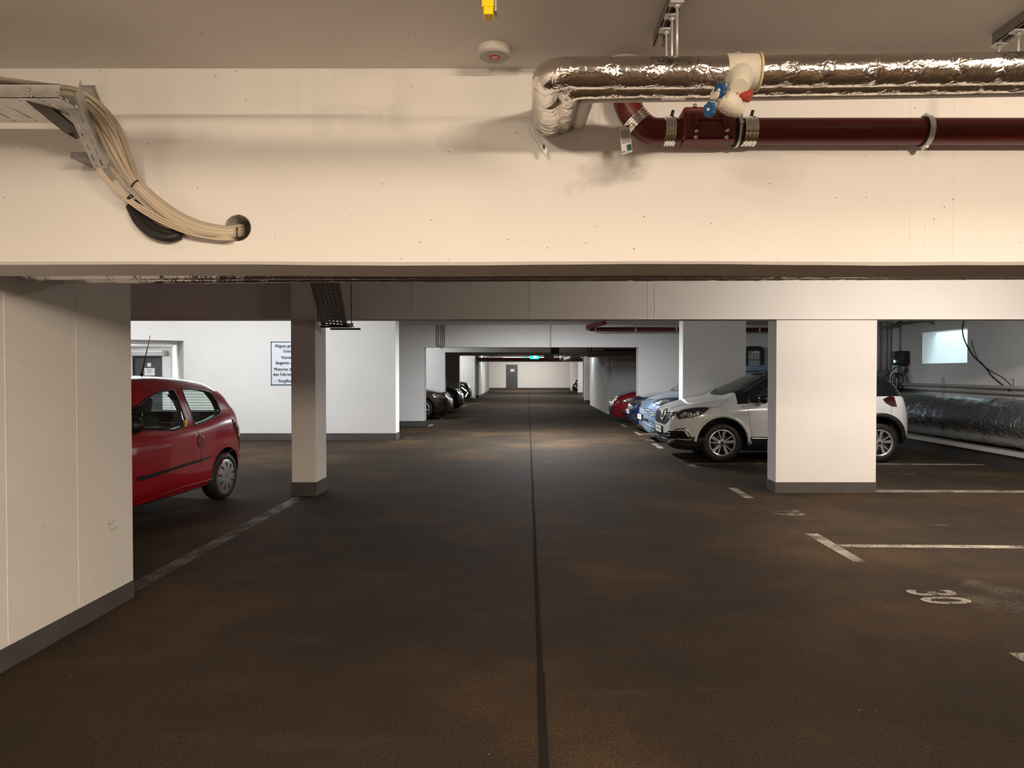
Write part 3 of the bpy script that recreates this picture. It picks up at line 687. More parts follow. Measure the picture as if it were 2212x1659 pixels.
# ------------------------------------------------------------------ lamps
for (bx_, by_, bz_, ln, ax_, wt, colr, tilt, share, lb) in BATTENS:
    t = thing('ceiling_lamp', lb, 'lamp', (bx_, by_, bz_), 0 if ax_ == 'X' else PI / 2, 'batten lamps under the ceiling')
    mb = MB(); mb.box((-ln / 2, -0.05, 0.0), (ln / 2, 0.05, (CEIL if by_ != 17.0 else 2.185) - bz_), LAMPW, 0.006); mb.build('lamp_body', LAMPW, t)
    mb = MB(); mb.tube([(-ln / 2 + 0.02, 0, 0.0), (ln / 2 - 0.02, 0, 0.0)], 0.026, DIFF, 14); mb.build('diffuser', DIFF, t)
for (x, y, z, ln, lb) in ((2.72, 30.6, 2.36, 1.2, 'blue-white tube lamp high on the right lane wall'), (-2.76, 43.0, 2.28, 1.6, 'blue-white tube lamp high on the far left lane wall')):
    t = thing('tube_lamp', lb, 'lamp', (x, y, z)); s = 1 if x > 0 else -1
    mb = MB(); mb.box((0.02 if s > 0 else -0.105, -ln / 2, -0.02), (0.145 if s > 0 else -0.02, ln / 2, 0.06), LAMPW, 0.005); mb.build('lamp_body', LAMPW, t)
    mb = MB(); mb.tube([(0, -ln / 2, 0), (0, ln / 2, 0)], 0.035, ICELAMP, 12); mb.build('lamp_tube', ICELAMP, t)

# exit signs over the lane
def exit_sign(px0, px1, py0, py1, Y, label):
    a = at(px0, py0, Y); b = at(px1, py1, Y)
    t = thing('exit_sign', label, 'exit sign', (0.5 * (a.x + b.x), Y, b.z))
    mb = MB(); mb.box((a.x, Y - 0.04, b.z), (b.x, Y + 0.04, a.z), EXITG, 0.008); place(mb.build('sign_box', EXITG), t)
    w_ = b.x - a.x; h_ = a.z - b.z
    mb = MB(); mb.box((a.x + 0.38 * w_, Y - 0.044, b.z + 0.15 * h_), (a.x + 0.72 * w_, Y - 0.039, a.z - 0.15 * h_), EXITW); place(mb.build('pictogram', EXITW), t)
    mb = MB(); mb.tube([(0.5 * (a.x + b.x), Y, a.z - 0.01), (0.5 * (a.x + b.x), Y, CEIL)], 0.012, DSTEEL, 8); place(mb.build('hanger', DSTEEL), t)
exit_sign(1145, 1164.5, 767, 775.5, 30.0, 'glowing green exit sign hanging over the middle of the lane')
exit_sign(1131, 1140, 771.5, 774.5, 44.0, 'small far green exit sign left of the big one')

# ------------------------------------------------------------------ warning sign
SY = YS - 0.012
a = at(585, 738, SY); b = at(683, 832, SY)
SG = thing('warning_sign', 'white exhaust warning sign with blue-grey border, partly behind the slim column', 'sign', (a.x, SY, b.z))
mb = MB(); mb.box((a.x, SY, b.z), (b.x, YS - 0.001, a.z), SIGNW); place(mb.build('sign_panel', SIGNW), SG)
mb = MB(); e = 0.016
for lo, hi in (((a.x, b.z), (b.x, b.z + e)), ((a.x, a.z - e), (b.x, a.z)), ((a.x, b.z), (a.x + e, a.z)), ((b.x - e, b.z), (b.x, a.z))):
    mb.box((lo[0] - 0.004, SY - 0.003, lo[1] - 0.004), (hi[0] + 0.004, SY + 0.002, hi[1] + 0.004), SIGNB)
place(mb.build('border', SIGNB), SG)
for txt, sx_, by in (('Abgase gefährden die', 593.6, 750.4), ('Gesundheit', 611.6, 761.6), ('Vermeiden Sie', 607.2, 775.4), ('längeren Aufenthalt', 595.6, 787), ('Motoren dürfen nur für', 591.8, 800.9), ('den Fahrverkehr laufen', 589.8, 812), ('– Vergiftungsgefahr –', 593.8, 826)):
    mb = MB(); q = at(sx_, by, SY - 0.002); me = text_mesh(txt, 0.102)
    for dx_ in (-0.0028, 0.0, 0.0028): mb.add_mesh(me, basis((q.x + dx_, SY - 0.0025 - abs(dx_) * 0.05, q.z), (1, 0, 0), (0, 0, 1), 0.86, 1.02), INK)
    bpy.data.meshes.remove(me)
    place(mb.build('text_line', INK), SG)
# ------------------------------------------------------------------ foil-lagged pipes under the ceiling in front of the near beam
def crinkle(amp, band, seed):
    def f(p, d, th):
        k = 0.55 * abs(nz((p.x * 1.0 + seed, p.y, p.z), 26)) + 0.45 * nz((p.x + seed, p.y * 1.0, p.z), 9)
        ph = (d + 0.012 * math.sin(d * 9 + seed) + 0.016 * nz((p.z, p.y, seed), 25)) % band
        tape = math.exp(-((ph - band * 0.5) / 0.012) ** 2)
        return amp * k * (0.20 + 2.7 * tape) - 0.0030 * tape + 0.0012 * nz((p.x + seed, p.y, p.z), 5)
    return f
def run(ctrl, rad, step=0.008): return resample(bent(ctrl, rad, 10), step)
Q1, Q2, Q3 = 2.39, 2.49, 2.585
P1 = at(1500, 157, Q1); P1b = at(3300, 133, Q1); x1e = 0.066
P2 = at(1500, 184.5, Q2); P2b = at(3300, 159, Q2); x2e = 0.150
z1 = P1.z; z2 = P2.z
t1 = thing('lagged_pipe', 'thick foil-lagged pipe, front one of the pair under the ceiling at the upper right', 'pipe', (x1e, Q1, z1), 0)
mb = MB(); mb.tube(run([P1b, P1, (x1e, Q1, z1 - 0.002), (x1e, 2.6, z1 + 0.01), (x1e, YA0 - 0.004, z1 + 0.060)], 0.09), lambda d: 0.0525, FOIL, 40, disp=crinkle(0.0045, 0.145, 1.3)); place(mb.build('foil_lagging', FOIL), t1)
t2 = thing('lagged_pipe', 'foil-lagged pipe tucked behind and below the thicker front one at the upper right', 'pipe', (x2e, Q2, z2), 0)
mb = MB(); mb.tube(run([P2b, P2, (x2e, Q2, z2 - 0.004), (x2e, 2.68, z2 + 0.005), (x2e, YA0 - 0.004, z2 + 0.043)], 0.07), lambda d: 0.041, FOIL, 36, disp=crinkle(0.004, 0.17, 7.7)); place(mb.build('foil_lagging', FOIL), t2)
# foil collar that wraps both legs where they enter the beam
mb = MB()
mb.tube(run([(x1e + 0.016, 2.60, z1 + 0.0), (x1e + 0.028, YA0 - 0.003, z1 + 0.045)], 0.02), lambda d: 0.042 + 0.020 * min(1.0, d / 0.16), FOIL, 44, disp=crinkle(0.007, 0.07, 3.1)); place(mb.build('foil_collar', FOIL), t1)
# hose-band at the right where the lagging starts after the valve
g0 = at(1250, 208, Q3)
t3 = thing('plastic_pipe', 'slim light grey plastic pipe running behind the foil-lagged pair', 'pipe', g0)
P3 = at(1500, 198.5, Q3); P3b = at(3300, 171, Q3)
mb = MB(); mb.tube(run([P3b, P3, (0.215, Q3, P3.z - 0.004), (0.215, 2.70, P3.z), (0.215, YA0 - 0.001, P3.z + 0.040)], 0.05, 0.012), 0.0345, GREYPIPE, 28); place(mb.build('pipe', GREYPIPE), t3)
q = at(1453, 214, Q3 - 0.03); mb = MB(); mb.box((q.x - 0.04, q.y - 0.012, q.z - 0.002), (q.x + 0.045, q.y + 0.004, q.z + 0.004), STEEL); place(mb.build('pipe_saddle', STEEL), t3)

# foam-shelled valve on the front pipe
va = at(1600, 156, Q1)
VB = thing('valve', 'cream foam-cased pipe valve with two blue handwheels and a red cap', 'valve', va)
XM = Matrix.Rotation(PI / 2, 4, 'Y')
mb = MB()
mb.lathe([(0.0, -0.054), (0.056, -0.054), (0.059, -0.050), (0.059, 0.050), (0.056, 0.054), (0.0, 0.054)], FOAM, 40, Matrix.Translation(va) @ XM)
d_ = Vector((-0.25, -0.75, -0.75)).normalized()
Mv = Matrix.Translation(va + Vector((-0.005, -0.01, -0.01))) @ d_.to_track_quat('Z', 'Y').to_matrix().to_4x4()
mb.lathe([(0.0, 0.0), (0.046, 0.0), (0.046, 0.045), (0.043, 0.060), (0.036, 0.078), (0.033, 0.105), (0.028, 0.110), (0.0, 0.111)], FOAM, 24, Mv)
place(mb.build('foam_shell', FOAM, sharp=0.7), VB)
c2 = at(1572, 221, 2.33)
mb = MB()
Mb = Matrix.Translation(c2) @ Vector((-0.85, -0.45, 0.35)).to_track_quat('Z', 'Y').to_matrix().to_4x4()
mb.lathe([(0.0, -0.062), (0.024, -0.058), (0.034, -0.03), (0.036, 0.0), (0.030, 0.022), (0.018, 0.03), (0.018, 0.05), (0.022, 0.052), (0.022, 0.062), (0, 0.064)], FOAM, 20, Mb)
mb.tube([c2 + Vector((0.01, 0.01, 0.0)), va + Vector((0.0, -0.03, -0.06))], 0.026, FOAM, 10)
place(mb.build('valve_body', FOAM, sharp=0.6), VB)
def handwheel(px, py, Y, axis, stem_to):
    c = at(px, py, Y); ax = Vector(axis).normalized()
    M = Matrix.Translation(c) @ ax.to_track_quat('Z', 'Y').to_matrix().to_4x4(); mb = MB()
    prof = []; n = 48; rings = []
    for h, r0 in ((-0.007, 0.020), (-0.004, 0.0235), (0.004, 0.0235), (0.007, 0.020)):
        rings.append([mb.bm.verts.new(M @ Vector(((r0 * (1 + 0.07 * math.cos(8 * 2 * PI * k / n))) * math.cos(2 * PI * k / n), (r0 * (1 + 0.07 * math.cos(8 * 2 * PI * k / n))) * math.sin(2 * PI * k / n), h))) for k in range(n)])
    for A, B in zip(rings, rings[1:]):
        for k in range(n): mb.face((A[k], A[(k + 1) % n], B[(k + 1) % n], B[k]), BLUEP, True)
    mb.face(rings[0], BLUEP); mb.face(rings[-1], BLUEP)
    hw = place(mb.build('handwheel', BLUEP), VB); hw['label'] = 'blue ribbed handwheel'
    mb = MB(); mb.lathe([(0, 0.0065), (0.006, 0.0065), (0.006, 0.010), (0, 0.010)], STEEL, 6, M); place(mb.build('wheel_nut', STEEL), hw)
    mb = MB(); mb.tube([c, at(*stem_to)], 0.0055, STEEL, 10); st = place(mb.build('valve_stem', STEEL), VB)
handwheel(1556, 195, 2.29, (-0.80, -0.58, -0.16), (1576, 177, 2.345))
handwheel(1533, 237, 2.27, (-0.80, -0.58, -0.16), (1549, 222, 2.32))
c = at(1607, 205, 2.33); M = Matrix.Translation(c) @ Vector((0.75, -0.5, -0.45)).to_track_quat('Z', 'Y').to_matrix().to_4x4()
mb = MB(); mb.lathe([(0, -0.03), (0.026, -0.03), (0.026, -0.012), (0.020, -0.012), (0.020, 0.022), (0.017, 0.025), (0, 0.025)], ORANGE, 18, M)
cp = place(mb.build('cap', ORANGE, sharp=0.6), VB); cp['label'] = 'orange-red screw cap'
mb = MB(); mb.lathe([(0.059, -0.004), (0.063, -0.004), (0.063, 0.004), (0.059, 0.004)], mat('masking_tape', (0.62, 0.50, 0.30, 1), 0.6), 40, Matrix.Translation(va + Vector((0.057, 0, 0))) @ XM, True); place(mb.build('tape_ring', FOAM), VB)

# red cast-iron pipe with its couplings, access box and hanger
RY = 2.93; RR = 0.0545
RP = thing('soil_pipe', 'dark red cast-iron pipe dropping from the ceiling and running right along the near beam', 'pipe', at(1440, 284, RY))
ctrl = [at(3300, 284, RY), at(1445, 284, RY), at(1402, 281, RY), at(1350, 226, RY), at(1347, 190, RY)]
top = at(1347, 190, RY); ctrl.append((top.x, RY, CEIL - 0.002))
path = run([ctrl[0], ctrl[1], at(1398, 284, RY), at(1350, 228, RY), (at(1350, 228, RY).x - 0.004, RY, CEIL - 0.002)], 0.06, 0.012)
mb = MB(); mb.tube(path, RR, REDPIPE, 36); place(mb.build('pipe', REDPIPE), RP)
def coupling(px0, px1, py, axis=None, center=None, ln=None):
    if center is None:
        a = at(px0, py, RY); b = at(px1, py, RY); center = (a + b) / 2; ln = (b - a).length; axis = Vector((1, 0, 0))
    M = Matrix.Translation(center) @ Vector(axis).to_track_quat('Z', 'Y').to_matrix().to_4x4(); h = ln / 2
    prof = [(RR, -h)]; nrib = 4
    for k in range(nrib):
        a0 = -h + 2 * h * k / nrib; a1 = -h + 2 * h * (k + 1) / nrib
        prof += [(RR + 0.002, a0 + 0.001), (RR + 0.0065, a0 + 0.25 * (a1 - a0)), (RR + 0.0065, a0 + 0.75 * (a1 - a0)), (RR + 0.002, a1 - 0.001)]
    prof.append((RR, h))
    mb = MB(); mb.lathe(prof, CHROME, 44, M)
    c = place(mb.build('coupling', CHROME, sharp=0.8), RP); c['label'] = 'polished ribbed steel coupling'
    mb = MB(); q = center + Vector((0.012, -0.012, RR + 0.012)); mb.tube([q + Vector((-0.004, 0, -0.012)), q + Vector((0.004, 0, 0.016))], 0.007, RUBBER, 10); place(mb.build('clamp_screw', RUBBER), c)
coupling(1432, 1457, 284); coupling(1600, 1632, 284)
coupling(0, 0, 0, (0.66, 0, -0.75), at(1376, 262, RY), 0.046)
# ribbed strap beside the right coupling
def strap(px, wpx, m, r, name, lab=None):
    a = at(px, 284, RY); h = wpx * RY / F / 2
    mb = MB(); mb.lathe([(RR + 0.001, -h), (r, -h), (r, h), (RR + 0.001, h)], m, 40, Matrix.Translation(a) @ Matrix.Rotation(PI / 2, 4, 'Y') @ Matrix.Rotation(0.0, 4, 'Z'), True)
    o = place(mb.build(name, m, sharp=0.7), RP)
    if lab: o['label'] = lab
    return a
strap(1591, 10, RUBBER, RR + 0.008, 'rubber_liner')
a = strap(1591, 5, STEEL, RR + 0.011, 'strap', 'narrow steel strap')
mb = MB(); mb.box((a.x - 0.004, RY - RR - 0.018, a.z + 0.012), (a.x + 0.010, RY - RR - 0.006, a.z + 0.018), STEEL); mb.tube([(a.x + 0.002, RY - RR - 0.014, a.z - 0.004), (a.x + 0.002, RY - RR - 0.014, a.z + 0.05)], 0.003, STEEL, 8); place(mb.build('strap_bolt', STEEL), RP)
# access box
BF = RY - 0.072; b0 = at(1477, 297, BF); b1 = at(1591, 229, BF)
AB = MB(); AB.box((b0.x, BF, b0.z), (b1.x, RY + 0.04, b1.z), REDBOX, 0.012, seg=3); AB.box((b0.x + 0.004, BF + 0.005, b0.z - 0.012), (b1.x - 0.004, RY + 0.03, b0.z - 0.003), REDBOX, 0.003)
ab = place(AB.build('access_box', REDBOX), RP); ab['label'] = 'matt red bolted access box'
lo = at(1503, 275, BF); hi = at(1563, 258, BF)
mb = MB(); mb.box((lo.x - 0.004, BF - 0.011, hi.z - 0.004), (hi.x + 0.004, BF + 0.002, hi.z + 0.004), REDBOX, 0.003); mb.box((lo.x - 0.006, BF - 0.013, lo.z), (lo.x + 0.006, BF + 0.002, hi.z + 0.016), REDBOX, 0.003); mb.box((hi.x - 0.006, BF - 0.013, lo.z), (hi.x + 0.006, BF + 0.002, hi.z + 0.016), REDBOX, 0.003)
place(mb.build('lifting_bar', REDBOX), ab)
for (x, y) in ((1505, 283), (1571, 282), (1501, 229), (1503, 296), (1569, 296)):
    q = at(x, y, BF); down = y in (296,)
    M = Matrix.Translation((q.x, BF, q.z)) @ Matrix.Rotation(PI / 2, 4, 'X')
    mb = MB(); mb.lathe([(0, -0.002), (0.009, -0.002), (0.009, 0.003), (0.006, 0.004), (0.006, 0.009), (0, 0.010)], CHROME, 12, M); place(mb.build('bolt', CHROME), ab)
mb = MB()
for k, (x, ww) in enumerate(((1497, 3), (1502, 4), (1508, 3), (1513, 2), (1535, 3), (1541, 2), (1546, 4), (1553, 3), (1559, 2))):
    for yy in (303, 307):
        q = at(x, yy, RY - RR); dz = RR - 0.024 if yy == 303 else RR - 0.034
        zc = at(1500, 284, RY).z; ang = math.radians(200 + (18 if yy == 303 else 32))
        c_ = Vector((q.x, RY - (RR + 0.0005) * abs(math.cos(ang)), zc + (RR + 0.0005) * math.sin(ang)))
        mb.box((c_.x, c_.y - 0.001, c_.z - 0.003), (c_.x + ww * 0.0018, c_.y + 0.002, c_.z + 0.003), REDBOX)
place(mb.build('cast_marks', REDBOX), RP)
a = strap(1998, 16, RUBBER, RR + 0.006, 'hanger_liner')
a = strap(1998, 11, STEEL, RR + 0.010, 'hanger_ring', 'steel hanger ring round the red pipe')
mb = MB()
for sg in (1, -1):
    mb.box((a.x - 0.012, RY - 0.012, a.z + sg * (RR + 0.009) - 0.006), (a.x + 0.012, RY + 0.012, a.z + sg * (RR + 0.009) + 0.006), STEEL, 0.003)
    mb.tube([(a.x, RY - 0.02, a.z + sg * (RR + 0.014)), (a.x, RY + 0.02, a.z + sg * (RR + 0.014))], 0.006, STEEL, 8)
mb.tube([(a.x, RY, a.z + RR + 0.01), (a.x, RY + 0.10, a.z + RR + 0.01), (a.x, YA0 - 0.001, a.z + RR + 0.01)], 0.005, STEEL, 8)
place(mb.build('hanger_bracket', STEEL), RP)
mb = MB(); q = at(1605, 240, 2.89); mb.tube([(q.x, RY + 0.01, a.z + RR), (q.x, RY + 0.01, CEIL - 0.004)], 0.006, STEEL, 10); place(mb.build('hanger_rod', STEEL), RP)
q = Vector((at(1350, 228, RY).x - 0.004, RY, CEIL))
mb = MB(); mb.lathe([(RR, -0.018), (0.066, -0.014), (0.068, -0.004), (0.069, 0.0), (RR, 0.0)], PLASTER, 40, Matrix.Translation(q)); place(mb.build('ceiling_collar', PLASTER), RP)

# fire-stop tags
def card(corners, Y, label, lines, green):
    P = [at(x, y, Y) for x, y in corners]         # top-left, top-right, bottom-right, bottom-left
    o = thing('paper_tag', label, 'tag', P[0]); nrm = (P[1] - P[0]).cross(P[3] - P[0]).normalized(); nrm = nrm if nrm.y < 0 else -nrm
    mb = MB(); mb.prism(P, -nrm * 0.0008, PAPER); place(mb.build('card', PAPER), o)
    def loc(u, v, h=0.0004): return P[0] + (P[1] - P[0]) * u + (P[3] - P[0]) * v + nrm * h
    mb = MB()
    for (u0, u1, v0, v1) in lines: mb.prism([loc(u0, v0), loc(u1, v0), loc(u1, v1), loc(u0, v1)], nrm * 0.0002, INK)
    place(mb.build('print', INK), o)
    u0, u1, v0, v1 = green
    mb = MB(); mb.prism([loc(u0, v0), loc(u1, v0), loc(u1, v1), loc(u0, v1)], nrm * 0.0002, GREENP); pg = place(mb.build('printed_square', GREENP), o); pg['label'] = 'dark green printed square'
    top = loc(0.5, 0.05); mb = MB(); mb.tube(spline([loc(0.2, 0.03), loc(0.0, -0.03) + Vector((-0.004, 0.0, 0.0)), loc(-0.15, 0.15)], 6), 0.0008, DSTEEL, 6); place(mb.build('tie_wire', DSTEEL), o)
rows = [(0.1, 0.88, 0.16 + 0.055 * k, 0.18 + 0.055 * k) for k in range(9)]
card([(1337, 275), (1360, 269), (1366, 328), (1344, 334)], 2.85, 'white paper tag hanging at the red pipe elbow', rows + [(0.66, 0.98, 0.02, 0.07), (0.06, 0.3, 0.90, 0.94)], (0.5, 0.92, 0.70, 0.92))
card([(1146, 283), (1150, 267), (1183, 325), (1179, 335)], 2.93, 'slanted white paper tag below the foil-lagged pipe elbow', [(0.15, 0.85, 0.15 + 0.07 * k, 0.165 + 0.07 * k) for k in range(8)], (0.2, 0.8, 0.74, 0.88))

# ceiling rails and hanger rods
def rail(px_near, y_near, px_far, y_far, label, rods, y_start=None):
    def cp(px, py): return fl_c(px, py)
    a = cp(px_near, y_near); b = cp(px_far, y_far)
    t = thing('ceiling_rail', label, 'rail', a); X0 = 0.5 * (a.x + b.x)
    ya = min(a.y, 1.6); yb = b.y
    mb = MB(); z = CEIL
    mb.box((X0 - 0.021, ya, z - 0.004), (X0 + 0.021, yb, z), DSTEEL); mb.box((X0 - 0.021, ya, z - 0.042), (X0 - 0.018, yb, z - 0.004), DSTEEL); mb.box((X0 + 0.018, ya, z - 0.042), (X0 + 0.021, yb, z - 0.004), DSTEEL)
    mb.box((X0 - 0.021, ya, z - 0.042), (X0 - 0.011, yb, z - 0.039), DSTEEL); mb.box((X0 + 0.011, ya, z - 0.042), (X0 + 0.021, yb, z - 0.039), DSTEEL)
    place(mb.build('channel', DSTEEL), t)
    for (yy, zend) in rods:
        mb = MB(); mb.box((X0 - 0.022, yy - 0.016, z - 0.048), (X0 + 0.024, yy + 0.016, z - 0.042), STEEL); mb.lathe([(0, 0), (0.010, 0), (0.010, 0.008), (0, 0.008)], STEEL, 6, Matrix.Translation((X0 + 0.004, yy, z - 0.058)))
        place(mb.build('washer_plate', STEEL), t)
        mb = MB(); mb.tube([(X0 + 0.004, yy, z - 0.05), (X0 + 0.004, yy, zend)], 0.0045, STEEL, 8); place(mb.build('threaded_rod', STEEL), t)
def fl_c(px, py):
    r = ray(px, py); return EYE + r * ((CEIL - 0.02 - EYE.z) / r.z)
rail(1452, 0, 1427, 88, 'steel ceiling rail with three threaded rods above the foil-lagged pipes', [(Q1, z1 + 0.052), (Q2 - 0.015, z2 + 0.040), (Q3 - 0.01, P3.z + 0.034)])
rail(2235, 20, 2164, 84, 'steel ceiling rail at the upper right corner with one threaded rod', [(Q3, P3.z + 0.034), (2.69, CEIL - 0.08)])
q = at(1592, 116, 2.85)
mb = MB(); mb.lathe([(0, 0), (0.020, 0), (0.020, -0.003), (0.009, -0.004), (0.009, -0.014), (0.0035, -0.014), (0.0035, -(CEIL - z1 - 0.09)), (0, -(CEIL - z1 - 0.09))], STEEL, 12, Matrix.Translation((q.x, 2.86, CEIL)))
tag(mb.build('ceiling_stud', STEEL), 'small steel stud in the ceiling above the cream valve', 'stud')

# round cover plate on the ceiling
q = at(1068, 133, 2.815)
CV = thing('ceiling_cover', 'round grey cover disc with a red sticker, set in plaster on the ceiling', 'cover', (q.x, 2.815, CEIL))
mb = MB(); mb.lathe([(0.0, -0.027), (0.061, -0.027), (0.0625, -0.018), (0.065, -0.006), (0.068, 0.0), (0, 0)], PLASTER, 40, Matrix.Translation((q.x, 2.815, CEIL))); place(mb.build('plaster_ring', PLASTER), CV)
mb = MB(); mb.lathe([(0.0, -0.0335), (0.0595, -0.0335), (0.0605, -0.031), (0.0595, -0.026), (0, -0.026)], DISC, 48, Matrix.Translation((q.x, 2.815, CEIL - 0.002))); cd = place(mb.build('cover_disc', DISC, sharp=0.5), CV)
Ms = Matrix.Translation((q.x + 0.001, 2.815, CEIL - 0.0363))
mb = MB(); mb.lathe([(0, 0), (0.0225, 0), (0.0225, 0.0008), (0, 0.0008)], REDP, 32, Ms); sk = place(mb.build('sticker', REDP), cd)
mb = MB()
for (u0, u1, v0, v1) in ((-0.013, -0.008, 0.002, 0.010), (-0.006, -0.001, 0.002, 0.010), (0.001, 0.004, 0.002, 0.010), (0.005, 0.009, 0.002, 0.010), (-0.009, -0.004, -0.010, -0.002), (-0.002, 0.003, -0.010, -0.002), (0.005, 0.010, -0.010, -0.002)):
    mb.box((u0, v0, -0.0008), (u1, v1, 0.0004), PAPER, M=Ms @ Matrix.Rotation(0.35, 4, 'Z'))
place(mb.build('sticker_print', PAPER), CV)

# unseen trunking placed to shade the near beam, and the yellow-capped conduit
LT = thing('unseen_trunking', 'unseen grey trunking under the ceiling, placed for its shadow on the near beam', 'trunking', (-1.5, 1.5, 2.53))
mb = MB(); mb.box((-2.5, 1.44, 2.525), (-0.42, 1.56, 2.575), DSTEEL, 0.004); place(mb.build('trunking', DSTEEL), LT)
for xx in (-2.3, -1.4, -0.6):
    mb = MB(); mb.tube([(xx, 1.5, 2.57), (xx, 1.5, CEIL - 0.001)], 0.006, STEEL, 8); place(mb.build('hanger', STEEL), LT)
RT = thing('capped_conduit', 'thin grey conduit under the ceiling that ends in a bright yellow cap', 'conduit', (-1.3, 2.06, 2.61))
mb = MB(); mb.tube([(WLX + 0.001, 2.075, 2.614), (-0.10, 2.075, 2.612)], 0.0045, DSTEEL, 10); place(mb.build('conduit', DSTEEL), RT)
for xx in (-2.3, -1.2, -0.3):
    mb = MB(); mb.tube([(xx, 2.075, 2.62), (xx, 2.075, CEIL - 0.001)], 0.005, STEEL, 8); place(mb.build('hanger', STEEL), RT)
ya = 2.05; k0 = at(1040, 12, ya); k1 = at(1067, 12, ya); k2 = at(1044, 29.5, ya); k3 = at(1066, 14, ya)
mb = MB(); mb.box((k0.x, ya, at(1040, 13.5, ya).z), (k1.x, ya + 0.05, 2.65), YELLOW, 0.004); mb.box((k2.x, ya + 0.002, k2.z), (k3.x, ya + 0.045, k0.z), YELLOW, 0.004)
yc = place(mb.build('end_cap', YELLOW), RT); yc['label'] = 'bright yellow plastic end cap'
mb = MB(); mb.box((k1.x + 0.001, ya + 0.015, at(1070, 18, ya).z), (k1.x + 0.007, ya + 0.05, 2.65), DISC); place(mb.build('cap_clip', DISC), RT)

# ------------------------------------------------------------------ cable tray and cables at the upper left
def tray(name, label, p0, p1, wdir, width, height, M_, pitch=0.07, slot=0.022, updir=None, t=0.0025, sides=(1, 1)):
    p0 = Vector(p0); p1 = Vector(p1); L = (p1 - p0).length; ux = (p1 - p0).normalized(); uy = Vector(wdir).normalized()
    uy = (uy - ux * uy.dot(ux)).normalized(); uz = ux.cross(uy)
    if updir is not None and uz.dot(Vector(updir)) < 0: uz = -uz
    B = Matrix.Identity(4)
    for i in range(3): B[i][0] = ux[i]; B[i][1] = uy[i]; B[i][2] = uz[i]; B[i][3] = p0[i]
    h = width / 2; o = thing(name, label, 'cable tray', p0); mb = MB()
    for (a, b) in ((-h, -h + 0.022), (-h + 0.032, -h + 0.05), (h - 0.05, h - 0.032), (h - 0.022, h)): mb.box((0, a, 0), (L, b, t), M_, M=B)
    x = 0.0
    while x < L - 0.001:
        xe = min(x + pitch - slot, L); mb.box((x, -h, -0.0003), (xe, h, t + 0.0003), M_, M=B); x += pitch
    place(mb.build('tray_floor', M_), o)
    for sg, on in ((-1, sides[0]), (1, sides[1])):
        if not on: continue
        mb = MB(); y_ = sg * h
        mb.box((0, min(y_, y_ - sg * t), 0), (L, max(y_, y_ - sg * t), height), M_, M=B); mb.box((0, min(y_, y_ - sg * 0.010), height - t), (L, max(y_, y_ - sg * 0.010), height), M_, M=B)
        place(mb.build('tray_side', M_), o)
    return o, B
TY0, TY1 = 2.55, 2.80; TZ = at(60, 212, TY0).z
pr = at(128, 200, 2.55)
o, B = tray('cable_tray', 'horizontal galvanised cable tray at the upper left carrying beige cables', (WLX + 0.002, 0.5 * (TY0 + TY1), TZ), (pr.x, 0.5 * (TY0 + TY1), TZ), (0, 1, 0), TY1 - TY0, 0.052, STEEL, 0.085, 0.010, (0, 0, 1))
for (x, y) in ((62, 193), (96, 196), (70, 207), (126, 203)):
    q = at(x, y, TY0 - 0.001); mb = MB(); mb.lathe([(0, 0), (0.006, 0), (0.005, 0.004), (0, 0.005)], CHROME, 12, Matrix.Translation(q) @ Matrix.Rotation(PI / 2, 4, 'X')); place(mb.build('tray_bolt', CHROME), o)
e0 = at(140, 212, 2.62); e1 = at(217, 366, 2.90)
dirn = (e1 - e0).normalized()
o2 = thing('cable_tray', 'short steep galvanised cable tray dropping from the horizontal one at the upper left', 'cable tray', e0)
ux = (at(216, 362, 2.86) - at(146, 204, 2.60)).normalized(); p0_ = at(131, 206, 2.60); uw = (at(160, 199, 2.60) - p0_); uw = (uw - ux * uw.dot(ux)).normalized(); ub = ux.cross(uw); ub = ub if ub.y > 0 else -ub
TL = (at(216, 362, 2.86) - at(146, 204, 2.60)).length; PW = 0.052
def tp(a, b, c): return p0_ + ux * a + uw * b + ub * c
def slab(mb, a0, a1, b0, b1, c0, c1, m): mb.hexa([tp(a0, b0, c0), tp(a1, b0, c0), tp(a1, b1, c0), tp(a0, b1, c0), tp(a0, b0, c1), tp(a1, b0, c1), tp(a1, b1, c1), tp(a0, b1, c1)], m)
mb = MB(); cols_ = [(0.0, 0.011, None), (0.011, 0.0165, 0.0), (0.0165, 0.034, None), (0.034, 0.0395, 0.022), (0.0395, PW, None)]
for b0_, b1_, ph in cols_:
    if ph is None: slab(mb, 0, TL, b0_, b1_, 0, 0.002, STEEL); continue
    x = 0.0; hole = 0.03
    while x < TL:
        h0 = x + ph + 0.012; h1 = h0 + hole; slab(mb, x if x == 0 else x + ph - 0.008, min(h0, TL), b0_, b1_, 0, 0.002, STEEL) if h0 < TL + 0.02 else None
        x += 0.05
        if x + ph - 0.008 < h1: slab(mb, h1, min(x + ph - 0.008 + 0.0001, TL), b0_, b1_, 0, 0.002, STEEL)
place(mb.build('slotted_side', STEEL), o2)
mb = MB(); slab(mb, 0.0, TL, PW - 0.002, PW, 0.002, 0.10, STEEL); place(mb.build('tray_floor', STEEL), o2)
mb = MB(); slab(mb, 0.02, TL, PW, PW + 0.045, 0.098, 0.10, STEEL); slab(mb, 0.02, TL, PW + 0.043, PW + 0.045, 0.085, 0.10, STEEL); place(mb.build('back_side', STEEL), o2)
